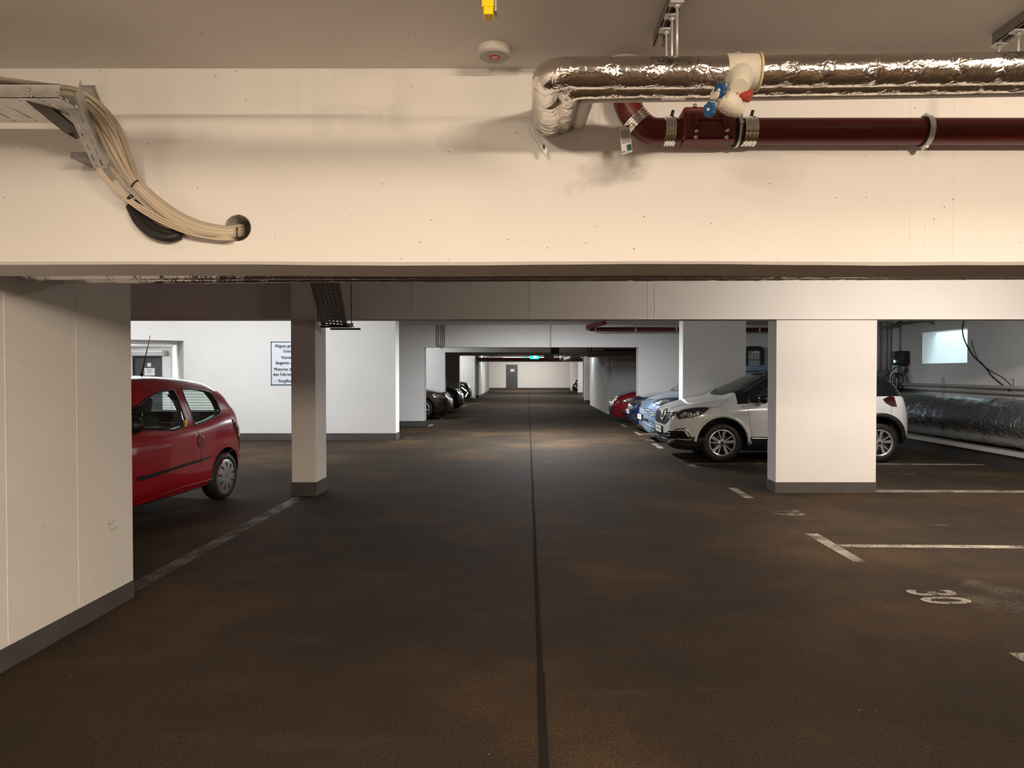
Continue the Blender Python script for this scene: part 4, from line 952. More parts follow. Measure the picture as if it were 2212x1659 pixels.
# strut bracing the two trays
mb = MB(); sa = at(78, 218, 2.60); sb = at(165, 290, 2.78); ud = (sb - sa).normalized(); sd = Vector((0, 1, 0)); un = ud.cross(sd).normalized(); Bm = Matrix.Identity(4)
for i in range(3): Bm[i][0] = ud[i]; Bm[i][1] = sd[i]; Bm[i][2] = un[i]; Bm[i][3] = sa[i]
LL = (sb - sa).length
mb.box((0, -0.03, -0.022), (LL, -0.027, 0.022), DSTEEL, M=Bm); mb.box((0, -0.03, -0.022), (LL, 0.03, -0.019), DSTEEL, M=Bm); mb.box((0, 0.027, -0.022), (LL, 0.03, 0.022), DSTEEL, M=Bm)
place(mb.build('brace', DSTEEL), o2)
mb = MB(); q = at(186, 346, 2.93); mb.box((q.x - 0.02, 2.86, q.z - 0.012), (q.x + 0.045, YA0 - 0.002, q.z + 0.012), DSTEEL, M=None); place(mb.build('wall_bracket', DSTEEL), o2)

def cable(ctrl, r, m, label, grp='cables running from the tray into the hole'):
    pts = spline([at(*c) for c in ctrl], 9)
    mb = MB(); mb.tube(pts, r, m, 10)
    return tag(mb.build('cable', m), label, 'cable', grp)
hub = (514, 490)
# thick cables, fanned over the steep tray and gathered before the hole
fan = [(0, 171, 100, 185, 180, 200, 248, 262, 281, 340, 303, 392),
       (0, 174, 98, 188, 176, 206, 240, 270, 275, 345, 300, 396),
       (0, 177, 96, 190, 172, 208, 232, 274, 268, 345, 297, 396),
       (0, 180, 96, 192, 168, 212, 222, 272, 262, 345, 293, 398),
       (0, 182, 94, 193, 164, 213, 214, 268, 256, 346, 290, 396),
       (0, 184, 92, 194, 160, 214, 208, 266, 250, 344, 286, 394),
       (0, 186, 92, 196, 156, 214, 200, 262, 244, 344, 283, 396)]
names = ['outermost', 'second', 'third', 'fourth', 'fifth', 'sixth', 'innermost']
for i, f in enumerate(fan):
    tq = i / 6.0
    mid = [(362 + 2 - 16 * tq, 446 + 14 * tq, 2.93), (425 - 10 * tq, 479 + 20 * tq, 2.94), (485, 492 + 18 * tq, 2.96), (514 + 6, 489 + 18 * tq, YA0 + 0.01), (519 + 6, 491 + 14 * tq, YA0 + 0.16)]
    dep = [2.66 + 0.012 * i, 2.68 + 0.01 * i, 2.70 + 0.01 * (i % 3), 2.76 + 0.012 * (i % 3), 2.84 + 0.012 * (i % 2), 2.90 + 0.01 * (i % 2)]
    ctrl = [(f[2 * k], f[2 * k + 1], dep[k]) for k in range(6)] + mid
    cable(ctrl, 0.0098 if i % 2 == 0 else 0.0082, CABLE if i % 3 else CABLEG, '%s thick beige cable of the bundle bending down from the tray into the round hole' % names[i])
# thin cables leaving the steep tray
thin = [(0, 'outer'), (1, 'middle'), (2, 'inner')]
for i, nm in thin:
    cable([(203 + 4 * i, 352, 2.86), (222 + 4 * i, 382, 2.88), (262 + 3 * i, 424 - 2 * i, 2.90), (320 + 3 * i, 466 - 4 * i, 2.92), (392, 500 - 5 * i, 2.93), (455, 515 - 4 * i, 2.95), (500, 518 - 3 * i, 2.97), (522, 512 - 2 * i, YA0 + 0.12)], 0.0046, CABLE, '%s thin pale cable of the lower trio leaving the end of the steep tray' % nm, 'thin cables from the steep tray')
for i, nm in enumerate(('upper', 'middle', 'lower')):
    cable([(236 + 5 * i, 358 + 2 * i, 2.88), (262 + 4 * i, 396 + 2 * i, 2.90), (290 + 4 * i, 424 + 3 * i, 2.92), (345, 465 + 4 * i, 2.935), (412, 494 + 3 * i, 2.945), (480, 507 + 2 * i, 2.965), (520, 505 + 2 * i, YA0 + 0.12)], 0.0052, CABLEG, '%s thin grey cable under the thick bundle' % nm, 'thin grey cables under the bundle')
def ring_tie(px, py, Y, rx, axis, label):
    c = at(px, py, Y); M = Matrix.Translation(c) @ Vector(axis).to_track_quat('Z', 'Y').to_matrix().to_4x4()
    mb = MB(); n = 28; pts = [M @ Vector((rx * math.cos(2 * PI * k / n), rx * 0.75 * math.sin(2 * PI * k / n), 0)) for k in range(n + 1)]
    mb.tube(pts, 0.0028, RUBBER, 6, cap=False); q = M @ Vector((0, -rx * 0.75, 0)); mb.box((q.x - 0.005, q.y - 0.006, q.z - 0.004), (q.x + 0.005, q.y + 0.004, q.z + 0.005), RUBBER)
    tag(mb.build('cable_tie', RUBBER), label, 'cable tie')
ring_tie(295, 396, 2.905, 0.027, (0.6, 0.2, -0.75), 'black cable tie round the bundle above the bend')
ring_tie(513, 503, 2.972, 0.028, (0.95, 0.3, 0.0), 'black cable tie at the mouth of the round hole')
ring_tie(282, 425, 2.90, 0.012, (0.7, 0.1, -0.7), 'small black cable tie on the thin grey cables')
# black sleeve through the beam behind the cables
mb = MB()
pts = spline([at(283, 445, 2.985), at(300, 478, 2.972), at(328, 503, 2.966), at(364, 513, 2.972), at(388, 507, 2.99)], 10)
mb.tube(pts, lambda d: 0.021, RUBBER, 20, disp=lambda p, d, th: 0.0008 * math.sin(d * 420))
mb.tube([p + Vector((0.012, 0.012, 0.022)) for p in pts], 0.016, RUBBER, 16)
tag(mb.build('rubber_sleeve', RUBBER, sharp=1.2), 'black corrugated sleeve curving into the beam below the cables', 'sleeve')

# ------------------------------------------------------------------ pipes, tray and conduits behind the near beam
for (Y, ya, yb, r, sd, lab) in ((3.62, 604.5, 597, 0.055, 2.2, 'foil-lagged pipe just behind the near beam, upper of the two slivers under it'), (3.95, 611.5, 601, 0.060, 5.5, 'foil-lagged pipe behind the near beam, lower of the two slivers under it')):
    a = at(288, ya, Y); b = at(1850, yb + 1.5, Y); s_ = (b.z - a.z) / (b.x - a.x)
    A = Vector((WLX - 0.28, Y, a.z + r + s_ * (WLX - 0.28 - a.x))); Bq = Vector((XR - 0.02, Y, b.z + r + s_ * 0.5 * (XR - b.x)))
    mb = MB(); mb.tube(resample([A, Bq], 0.02), r, FOIL, 28, disp=crinkle(0.007, 0.24, sd)); tag(mb.build('lagged_pipe', FOIL), lab, 'pipe')
n0 = at(697, 596, 7.15); n1 = at(722, 704, 8.38)
o, B = tray('cable_tray', 'dark perforated cable tray sloping down beside the slim column', n0, n1, (1, 0, 0), 0.30, 0.06, DSTEEL, 0.085, 0.026, (0, 0, 1))
ua = (n1 - n0).normalized()
mb = MB()
for k in range(6):
    c0 = n0 + ua * 0.1 + Vector((-0.11 + 0.045 * k, 0, 0.018)); pts = resample([c0, n1 + Vector((-0.11 + 0.045 * k, 0, 0.018))], 0.1)
    pts = [p + Vector((0.006 * nz(p + Vector((k, 0, 0)), 4), 0, 0.004 * nz(p, 6))) for p in pts]
    mb.tube(pts, 0.009, RUBBER, 8)
place(mb.build('cable_filling', RUBBER), o)
for (xa, xb, y_, Y, nm) in ((693, 757, 705.5, 8.36, 'upper'), (714, 779, 710.5, 8.46, 'lower')):
    a = at(xa, y_, Y); b = at(xb, y_, Y)
    mb = MB(); mb.box((a.x, Y - 0.021, a.z - 0.012), (b.x, Y + 0.021, a.z + 0.010), BLACK, 0.003); place(mb.build('trapeze_bar', BLACK), o)
for (px, y_, Y) in ((759, 708, 8.44), (697, 708, 8.37)):
    q = at(px, y_, Y); mb = MB(); mb.tube([(q.x, Y, q.z), (q.x, Y, CEIL - 0.002)], 0.006, mat('rust_brown_rod', (0.17, 0.11, 0.085, 1), 0.5, 0.4), 8); place(mb.build('threaded_rod', DSTEEL), o)
g0 = at(752, 698, 8.5); mb = MB(); mb.box((g0.x - 0.04, 8.42, g0.z - 0.050), (g0.x + 0.085, 8.50, g0.z - 0.005), STEEL, 0.008); place(mb.build('tray_continuation', STEEL), o)
for i, px in enumerate((731, 735.5)):
    q = at(px, 640, 8.53); mb = MB(); mb.tube([(q.x, 8.525, ZB + 0.02), (q.x, 8.525, CEIL - 0.002)], 0.016, GREYPIPE, 12); tag(mb.build('conduit', GREYPIPE), '%s of the two vertical grey conduits on the second beam beside the sloping tray' % ('left one', 'right one')[i], 'conduit', 'conduits beside the sloping tray')
for i, px in enumerate((680, 686)):
    q = at(px, 680, cy0 + 0.06); mb = MB(); mb.tube([(cx1 + 0.026, cy0 + 0.05 + 0.08 * i, ZB - 0.04), (cx1 + 0.026, cy0 + 0.05 + 0.08 * i, CEIL - 0.002)], 0.018, GREYPIPE, 12); tag(mb.build('conduit', GREYPIPE), '%s short grey conduit on the lane face at the top of the slim column' % ('front', 'rear')[i], 'conduit', 'conduits at the top of the slim column')

# conduits on the lintel of the middle portal
for i, (px, yb) in enumerate(((943.5, 748), (948, 750), (953, 754), (957, 753), (961, 751))):
    q = at(px, 720, YC - 0.03); e = at(px, yb, YC - 0.03)
    mb = MB(); mb.tube([(q.x, YC - 0.026, CEIL - 0.001), (q.x, YC - 0.026, e.z + 0.10), (q.x + 0.012 * (2 - i), YC - 0.03, e.z)], 0.014, GREYPIPE, 10)
    tag(mb.build('conduit', GREYPIPE), '%s of the five vertical conduits on the portal lintel' % ('leftmost', 'second from left', 'middle one', 'second from right', 'rightmost')[i], 'conduit', 'conduits on the portal lintel')
q = at(1189, 740, YC - 0.03); mb = MB(); mb.tube([(q.x, YC - 0.02, ZP - 0.02), (q.x, YC - 0.02, CEIL - 0.001)], 0.016, GREYPIPE, 12); tag(mb.build('conduit', GREYPIPE), 'single vertical conduit at the middle of the portal lintel', 'conduit')
# red pipe along the portal wall
RD = thing('drain_pipe', 'thin dark red pipe along the top of the portal wall above the parked cars', 'pipe', at(1262, 711, 18.6))
pa = at(1266, 711, 18.6)
mb = MB(); mb.tube(run([(pa.x + 0.35, 17.3, CEIL - 0.075), (pa.x + 0.0, 18.2, pa.z + 0.03), (pa.x + 0.05, 18.6, pa.z), (XR - 0.02, 18.6, at(1640, 713, 18.6).z)], 0.12, 0.05), 0.056, REDPIPE, 20); place(mb.build('pipe', REDPIPE), RD)
for px in (1286, 1373, 1461, 1640):
    q = at(px, 712, 18.6); mb = MB(); mb.lathe([(0.056, -0.02), (0.066, -0.02), (0.066, 0.02), (0.056, 0.02)], STEEL, 24, Matrix.Translation((q.x, 18.6, q.z)) @ Matrix.Rotation(PI / 2, 4, 'Y'), True); mb.tube([(q.x, 18.6, q.z + 0.06), (q.x, 18.6, CEIL - 0.001)], 0.007, STEEL, 8); place(mb.build('pipe_clip', STEEL), RD)

# services further down the lane
zp = at(1300, 763, 22.2).z
mb = MB(); mb.tube(run([(XR - 0.05, 22.2, zp), (1.95, 22.2, zp), (1.72, 33.0, zp - 0.02)], 0.35, 0.12), 0.075, mat('taupe_pipe', (0.20, 0.175, 0.16, 1), 0.5), 20); tag(mb.build('service_pipe', GREYPIPE), 'taupe pipe turning from the right bay to run along the lane beyond the portal', 'pipe')
mb = MB(); zq = at(1320, 771, 23.2).z; mb.box((2.05, 22.5, zq), (6.5, 23.9, zq + 0.07), DSTEEL, 0.01); tag(mb.build('flat_duct', DSTEEL), 'flat dark sheet-metal duct hung over the bay of the dark red car', 'duct')
mb = MB(); zr = at(1300, 757, 22.8).z; mb.tube(resample([(XR - 0.05, 22.8, zr), (2.5, 22.8, zr)], 0.3), 0.05, REDPIPE, 16); tag(mb.build('drain_pipe', REDPIPE), 'dark red pipe above the flat duct beyond the portal', 'pipe')
for i, px in enumerate((1259.5, 1269.5, 1277.5, 1290)):
    q = at(px, 760, 23.0); mb = MB(); mb.tube([(q.x, 23.0, zq + 0.05), (q.x, 23.0, CEIL - 0.001)], 0.022 if i in (1, 2) else 0.012, FOIL if i in (1, 2) else STEEL, 10); tag(mb.build('hanger_rod', STEEL), '%s vertical rod hanging the flat duct beyond the portal' % ('leftmost', 'shiny second', 'shiny third', 'rightmost')[i], 'rod', 'rods of the flat duct')
a = at(1189.5, 764, 21.5); b = at(1207.5, 748, 21.5)
BX = thing('ventilator_box', 'black square box hanging under the portal lintel over the lane', 'box', (0.5 * (a.x + b.x), 21.5, a.z))
mb = MB(); mb.box((a.x, 21.4, a.z), (b.x, 21.7, b.z), BLACK, 0.01); mb.box((a.x + 0.02, 21.395, a.z + 0.02), (b.x - 0.02, 21.405, b.z - 0.02), RUBBER); place(mb.build('housing', BLACK), BX)
mb = MB(); mb.tube([(0.5 * (a.x + b.x), 21.55, b.z), (0.5 * (a.x + b.x), 21.55, CEIL - 0.001)], 0.012, STEEL, 8); place(mb.build('hanger', STEEL), BX)
a = at(1175, 774, 26.0); b = at(1196, 765, 26.0)
BX = thing('junction_box', 'dark grey junction box hanging left of the silver valve far down the lane', 'box', (0.5 * (a.x + b.x), 26.0, a.z))
mb = MB(); mb.box((a.x, 25.9, a.z), (b.x, 26.2, b.z), DSTEEL, 0.01); place(mb.build('housing', DSTEEL), BX)
mb = MB(); mb.tube([(0.5 * (a.x + b.x), 26.05, b.z), (0.5 * (a.x + b.x), 26.05, CEIL - 0.001)], 0.012, STEEL, 8); place(mb.build('hanger', STEEL), BX)
q = at(1214, 773, 30.5)
VV = thing('valve', 'silver-wrapped valve on the far pipes right of the exit sign', 'valve', q)
mb = MB(); mb.lathe([(0, -0.15), (0.07, -0.13), (0.10, -0.06), (0.11, 0.05), (0.08, 0.12), (0, 0.14)], FOIL, 14, Matrix.Translation(q)); place(mb.build('foil_wrap', FOIL), VV)
mb = MB(); mb.lathe([(0, -0.02), (0.10, -0.02), (0.10, 0.02), (0, 0.02)], ORANGE, 14, Matrix.Translation(q + Vector((0, -0.03, -0.10)))); place(mb.build('red_band', ORANGE), VV)
mb = MB(); mb.tube([q + Vector((0, 0.1, 0)), (q.x, 30.6, CEIL - 0.001)], 0.015, STEEL, 8); place(mb.build('hanger', STEEL), VV)
zz = at(1150, 775.0, 38.3).z
mb = MB(); mb.tube([(-2.8, 38.3, zz), (XR - 0.1, 38.3, zz)], 0.055, REDPIPE, 16); [mb.tube([(hx, 38.3, zz), (hx, 38.3, CEIL - 0.001)], 0.012, STEEL, 8) for hx in (-2.2, 0.3, 2.4)]; tag(mb.build('drain_pipe', REDPIPE), 'far dark red pipe crossing the lane below the exit sign', 'pipe')
zz = at(1150, 779.3, 39.0).z
mb = MB(); mb.tube([(-2.8, 39.0, zz), (XR - 0.1, 39.0, zz)], 0.06, mat('taupe_pipe', (0.2, 0.18, 0.16, 1), 0.5), 16); [mb.tube([(hx, 39.0, zz), (hx, 39.0, CEIL - 0.001)], 0.012, STEEL, 8) for hx in (-2.0, 0.6, 2.2)]; tag(mb.build('service_pipe', GREYPIPE), 'far taupe pipe crossing the lane under the dark red one', 'pipe')

# ------------------------------------------------------------------ right wall: duct, pipes, charger, conduits, loose cables
def bump_duct(p, d, th):
    k = nz((p.x * 2.0, p.y * 2.2, p.z * 2.0), 2.2) * 0.6 + abs(nz(p, 7)) * 0.5
    seam = 0
    for s0 in (0.9, 2.05, 3.3, 4.6, 5.2, 6.35, 7.4, 8.5, 9.3): seam += math.exp(-((d - s0) / 0.02) ** 2)
    return 0.02 * k + 0.012 * seam
mb = MB(); mb.tube(resample([(7.80, 4.0, 0.68), (7.80, 18.9, 0.68)], 0.03), 0.385, FOILD, 72, disp=bump_duct)
tag(mb.build('air_duct', FOILD), 'huge foil-wrapped air duct lying along the right wall', 'duct')
for i, (z, r, lab) in enumerate(((1.235, 0.036, 'upper of the two pale pipes along the right wall above the foil duct'), (1.135, 0.024, 'lower thin pale pipe along the right wall just above the foil duct'))):
    mb = MB(); mb.tube([(XR - 0.06, 3.5, z), (XR - 0.06, 18.9, z)], r, GREYPIPE, 18); tag(mb.build('water_pipe', GREYPIPE), lab, 'pipe')
for i, (px, lab) in enumerate(((2036, 'steel bracket post on the right wall below the light-well'), (2189, 'steel bracket post on the right wall where the loose cables end'))):
    y_ = (XR - 0.03) * F / (px - CX); mb = MB(); mb.box((XR - 0.021, y_ - 0.03, 1.04), (XR - 0.001, y_ + 0.03, 1.40), STEEL, 0.003); mb.box((XR - 0.045, y_ - 0.03, 1.38), (XR - 0.02, y_ + 0.03, 1.40), STEEL); tag(mb.build('bracket_post', STEEL), lab, 'bracket')
# cable channel and conduits
CH = thing('cable_channel', 'dim metal cable channel high on the right wall above the wallbox', 'cable channel', (XR - 0.06, 13.8, 2.56))
mb = MB(); mb.box((XR - 0.10, 9.5, 2.545), (XR - 0.001, 15.75, 2.60), DSTEEL, 0.004); place(mb.build('channel', DSTEEL), CH)
mb = MB(); mb.box((XR - 0.19, 15.45, 2.50), (XR - 0.001, 15.85, 2.545), DSTEEL, 0.004); place(mb.build('channel_end', DSTEEL), CH)
mb = MB(); mb.prism([(XR - 0.16, 14.2, 2.545), (XR - 0.001, 14.2, 2.545), (XR - 0.001, 14.2, 2.47)], (0, 0.05, 0), DSTEEL); place(mb.build('bracket', DSTEEL), CH)
mb = MB()
for k in range(3): mb.tube(spline([(XR - 0.05, 15.6 - 0.1 * k, 2.60), (XR - 0.09, 15.0, 2.66 + 0.03 * k), (XR - 0.06, 14.0, 2.61), (XR - 0.07, 12.6, 2.65 + 0.02 * k), (XR - 0.05, 11.5, 2.60)], 8), 0.010, RUBBER, 8)
place(mb.build('loose_cables', RUBBER), CH)
for i, px in enumerate((1899, 1906, 1913, 1921)):
    y_ = (XR - 0.05) * F / (px - CX); mb = MB(); mb.tube([(XR - 0.05, y_, 1.55), (XR - 0.05, y_, CEIL - 0.001)], 0.032 if i != 1 else 0.02, GREYPIPE, 14); tag(mb.build('conduit', GREYPIPE), '%s vertical grey conduit on the right wall left of the wallbox' % ('first', 'slim second', 'third', 'fourth')[i], 'conduit', 'conduits left of the wallbox')
y_ = 15.95; mb = MB(); mb.box((XR - 0.14, 15.9, 1.33), (XR - 0.001, 16.5, 1.56), DSTEEL, 0.008); tag(mb.build('meter_box', DSTEEL), 'dark box on the right wall at the foot of the grey conduits', 'box')
WB = thing('wallbox_charger', 'black wallbox charger with green light and coiled cable on the right wall', 'charger', (XR - 0.01, 15.3, 1.64))
mb = MB(); mb.box((XR - 0.17, 15.08, 1.655), (XR - 0.001, 15.52, 1.965), BLACK, 0.03, seg=3); place(mb.build('housing', BLACK), WB)
mb = MB(); mb.prism([(XR - 0.176, 15.50, 1.955), (XR - 0.176, 15.37, 1.955), (XR - 0.176, 15.40, 1.69), (XR - 0.176, 15.50, 1.69)], (0.008, 0, 0), mat('grey_fascia', (0.14, 0.14, 0.15, 1), 0.4)); fp = place(mb.build('fascia', BLACK), WB); fp['label'] = 'grey slanted front strip'
mb = MB(); mb.box((XR - 0.182, 15.375, 1.715), (XR - 0.172, 15.415, 1.765), LED, 0.004); led = place(mb.build('status_light', LED), WB); led['label'] = 'green status light'
mb = MB(); mb.tube([(XR - 0.03, 15.45, 1.96), (XR - 0.03, 15.45, 2.50)], 0.02, GREYPIPE, 12); place(mb.build('supply_conduit', GREYPIPE), WB)
mb = MB(); mb.box((XR - 0.12, 15.14, 1.50), (XR - 0.001, 15.40, 1.645), DSTEEL, 0.02); place(mb.build('cable_holder', DSTEEL), WB)
mb = MB()
for k in range(4):
    cy_ = 15.33 + 0.035 * k; rr = 0.16 + 0.025 * (k % 2); pts = [(XR - 0.07 - 0.025 * k, cy_ + rr * 0.75 * math.sin(2 * PI * j / 28), 1.44 - rr + rr * 1.25 * math.cos(2 * PI * j / 28)) for j in range(29)]
    mb.tube(pts, 0.012, RUBBER, 8, cap=False)
for k in range(5): mb.tube(spline([(XR - 0.06, 15.2 - 0.02 * k, 1.60), (XR - 0.08, 15.13 - 0.03 * k, 1.42), (XR - 0.05, 15.1 - 0.03 * k, 1.26)], 6), 0.005, RUBBER, 6)
mb.tube(spline([(XR - 0.1, 15.45, 1.62), (XR - 0.2, 15.75, 1.40), (XR - 0.3, 15.95, 1.20), (XR - 0.5, 16.0, 1.12)], 8), 0.012, RUBBER, 8)
place(mb.build('coiled_cable', RUBBER), WB)
def c4(x, y): return (1880 + x / 5.925, 680 + y / 5.925)
def wallcable(L, r, label):
    pts = spline([atX(*c4(*q), XR - 0.02) for q in L], 8); mb = MB(); mb.tube(pts, r, RUBBER, 8); tag(mb.build('cable', RUBBER), label, 'cable')
wallcable([(1203, -60), (1200, 60), (1178, 170), (1195, 290), (1245, 410), (1330, 540), (1440, 640), (1510, 720), (1545, 775), (1680, 890), (1780, 975)], 0.011, 'thick loose black cable hanging down the right wall across the light-well')
wallcable([(1290, 330), (1320, 440), (1385, 590), (1460, 660), (1560, 730), (1690, 800), (1810, 910)], 0.006, 'thin loose cable beside the thick one on the right wall')
# ------------------------------------------------------------------ cars
def pchip(K):
    xs = [k[0] for k in K]; ys = [k[1] for k in K]; n = len(K)
    h = [xs[i + 1] - xs[i] for i in range(n - 1)]; d = [(ys[i + 1] - ys[i]) / h[i] for i in range(n - 1)]
    m = [0.0] * n; m[0] = d[0]; m[-1] = d[-1]
    for i in range(1, n - 1):
        if d[i - 1] * d[i] > 0:
            w1 = 2 * h[i] + h[i - 1]; w2 = h[i] + 2 * h[i - 1]; m[i] = (w1 + w2) / (w1 / d[i - 1] + w2 / d[i])
    def f(x):
        if x <= xs[0]: return ys[0]
        if x >= xs[-1]: return ys[-1]
        i = 0
        while x > xs[i + 1]: i += 1
        t = (x - xs[i]) / h[i]
        return (ys[i] * (1 + 2 * t) * (1 - t) ** 2 + h[i] * m[i] * t * (1 - t) ** 2 + ys[i + 1] * t * t * (3 - 2 * t) + h[i] * m[i + 1] * t * t * (t - 1))
    return f
def lerp(a, b, t): return a + (b - a) * t

class Car:
    """local frame: x = 0 at the nose growing rearward, y = 0 on the centre line, z up; the outline curves are in metres"""
    def __init__(s, S):
        s.S = S; s.top = pchip(S['top']); s.bot = pchip(S['bot']); s.wid = pchip(S['wid']); s.belt = pchip(S['belt'])
        s.L = S['L']; s.parts = 0
        s.root = thing(S['name'], S['label'], 'car', (S['loc'][0], S['loc'][1], 0), math.radians(S['rz']), S.get('group'))
        s.M = Matrix.Translation(s.root.location) @ Matrix.Rotation(math.radians(S['rz']), 4, 'Z'); s.Mi = s.M.inverted()
        s.eye = s.Mi @ EYE
    def section(s, x):
        S = s.S; w_ = s.wid(x); zb = s.bot(x); zc = s.top(x); H = zc - zb
        d6 = min(0.055, 0.22 * H); zbelt = min(s.belt(x), zc - d6)
        h = zc - zbelt; t = max(0.0, min(1.0, (h - 0.07) / 0.40)); t = t * t * (3 - 2 * t)
        zcl = min(S['clad'], zb + 0.4 * (zbelt - zb)); zcl = max(zcl, zb + 0.02)
        wr = lerp(w_ * 0.80, S['roofw'], t); bw = w_ * lerp(0.93, S.get('beltw', 0.94), t)
        zs = lerp(zcl, zbelt, 0.80); zm = lerp(zcl, zbelt, 0.45)
        P = [(0, zb), (w_ * 0.5, zb), (w_ * 0.86, zb), (w_ * 0.955, lerp(zb, zcl, 0.5)), (w_ * 0.985, zcl), (w_, zm), (w_ * 0.988, zs), (bw, zbelt),
             (lerp(bw, wr, 0.5) + 0.025 * t, lerp(zbelt, zc - 0.06 * t - 0.02 * (1 - t), 0.55)), (wr, zc - lerp(0.018, 0.065, t) * min(1, H / 0.3)), (wr * 0.76, zc - lerp(0.006, 0.020, t)), (wr * 0.4, zc - lerp(0.001, 0.004, t)), (0, zc)]
        return P
    def ring(s, x):
        P = [Vector((0, y, z)) for y, z in s.section(x)]
        sub = [1, 2, 2, 2, 4, 4, 3, 4, 4, 3, 3, 2]; out = []
        for i in range(len(P) - 1):
            p0 = P[max(i - 1, 0)]; p1 = P[i]; p2 = P[i + 1]; p3 = P[min(i + 2, len(P) - 1)]
            if i < 2: p0 = p1 * 2 - p2 if i == 0 else p0
            for k in range(sub[i]):
                t = k / sub[i]
                q = 0.5 * ((2 * p1) + (p2 - p0) * t + (2 * p0 - 5 * p1 + 4 * p2 - p3) * t * t + (3 * p1 - p0 - 3 * p2 + p3) * t ** 3)
                out.append((max(0.0, q.y), q.z, i))
        out.append((0.0, P[-1].z, len(P) - 2)); return out
    def stations(s):
        L = s.L; e = [0, .006, .014, .025, .04, .06, .085, .115, .15, .19]
        n = int((L - 0.38) / 0.055); mid = [0.19 + (L - 0.38) * i / n for i in range(1, n)]
        return e + mid + [L - v for v in reversed(e)]
    def loft(s, xs, fy=None, fz=None, matf=None, mats=()):
        mb = MB(); mb.mats = list(mats); R = []
        for x in xs:
            r = s.ring(x); half = [(fy(y) if fy else y, fz(z, x) if fz else z, i) for y, z, i in r]
            vs = [mb.bm.verts.new((x, -y, z)) for y, z, i in half]
            vs += [mb.bm.verts.new((x, y, z)) for y, z, i in reversed(half[1:-1])]
            R.append((x, vs, [i for _, _, i in half] + [i for _, _, i in reversed(half[1:-1])]))
        n = len(R[0][1]); H = len(s.ring(0.5))
        for (xa, A, ia), (xb, B, ib) in zip(R, R[1:]):
            for k in range(n):
                j = (k + 1) % n; f = mb.face((A[k], A[j], B[j], B[k]), None, True)
                seg = ia[k] if k < H - 1 else ia[j]
                if f and matf: f.material_index = matf(seg, 0.5 * (xa + xb))
        mb.face(R[0][1]); mb.face(list(reversed(R[-1][1])))
        bmesh.ops.recalc_face_normals(mb.bm, faces=mb.bm.faces[:])
        return mb
    def build_body(s):
        S = s.S; mats = [S['paint'], BLACK, S.get('upper', S['paint'])]; cowl = S.get('upper_from', 99)
        def matf(seg, x):
            if seg <= 3: return 1 if S.get('clad_black') or seg <= 1 else 0
            if seg >= 7 and x > cowl: return 2
            return 0
        mb = s.loft(s.stations(), None, None, matf, mats)
        bmesh.ops.triangulate(mb.bm, faces=mb.bm.faces[:]); s.bvh = BVHTree.FromBMesh(mb.bm)
        body = mb.build('body', None); cut = []
        for x in S['axles']:
            c = MB(); c.mats = [S['paint'], BLACK]; r = S['R'] + S.get('archgap', 0.06)
            for sg in (1, -1):
                M = Matrix.Translation((x, sg * (S['hw'] - 0.28), S['R'] + 0.01)) @ Matrix.Rotation(PI / 2 if sg < 0 else -PI / 2, 4, 'X')
                c.lathe([(0, 0), (r * 0.6, 0.0), (r, 0.04), (r, 0.9), (0, 0.9)], BLACK, 56, M)
            for f in c.bm.faces: f.smooth = True
            cut.append(c.build('arch_cutter', None))
        if S.get('cabin'):
            x0, x1, zf = S['cabin']; n = 46
            c = s.loft([lerp(x0, x1, i / n) for i in range(n + 1)], lambda y: max(0.0, y - 0.06) if y > 0.06 else y * 0.1, lambda z, x: max(zf + 0.0005 * z, min(z - 0.035, z)), None, [S['paint'], BLACK, BLACK])
            for f in c.bm.faces: f.material_index = 1
            cut.append(c.build('cabin_cutter', None))
            for poly in S['side_windows']:
                c = MB(); c.mats = [S['paint'], BLACK]; c.prism([(x, -2, z) for x, z in poly], (0, 4, 0), BLACK); cut.append(c.build('window_cutter', None))
            ws = S['windscreen']; c = MB(); c.mats = [S['paint'], BLACK]; c.prism([(x, y, S['ws_z']) for x, y in ws], (0, 0, 2), BLACK); cut.append(c.build('screen_cutter', None))
            rw = S['rear_window']; c = MB(); c.mats = [S['paint'], BLACK]; c.prism([(S['rw_x'], y, z) for y, z in rw], (2, 0, 0), BLACK); cut.append(c.build('rear_cutter', None))
        boolean(body, cut)
        bm = bmesh.new(); bm.from_mesh(body.data)
        for f in bm.faces: f.smooth = True
        for e in bm.edges:
            if len(e.link_faces) != 2 or e.calc_face_angle(0) > 0.55: e.smooth = False
        bm.to_mesh(body.data); bm.free()
        body.parent = s.root; s.body = body
    # --- laying flat outlines onto the curved body
    def cast(s, o, d):
        h = s.bvh.ray_cast(o, d)
        if h[0] is None:                       # just past the outline: take the surface point nearest to the line of sight
            t0 = (Vector((s.L * 0.5, 0, 0.7)) - o).dot(d); best = None
            for k in range(81):
                q = o + d * (t0 - 2.8 + 0.07 * k); g = s.bvh.find_nearest(q)
                if best is None or g[3] < best[3]: best = g
            h = best
        return h[0], h[1]
    def proj(s, mode):
        if mode == 'L': return lambda u, v: s.cast(Vector((u, -4, v)), Vector((0, 1, 0)))
        if mode == 'R': return lambda u, v: s.cast(Vector((u, 4, v)), Vector((0, -1, 0)))
        if mode == 'F': return lambda u, v: s.cast(Vector((-3, u, v)), Vector((1, 0, 0)))
        if mode == 'B': return lambda u, v: s.cast(Vector((s.L + 3, u, v)), Vector((-1, 0, 0)))
        if mode == 'T': return lambda u, v: s.cast(Vector((u, v, 5)), Vector((0, 0, -1)))
        def px(u, v):
            d = (s.Mi.to_3x3() @ ray(u, v)).normalized(); return s.cast(s.eye, d)
        return px
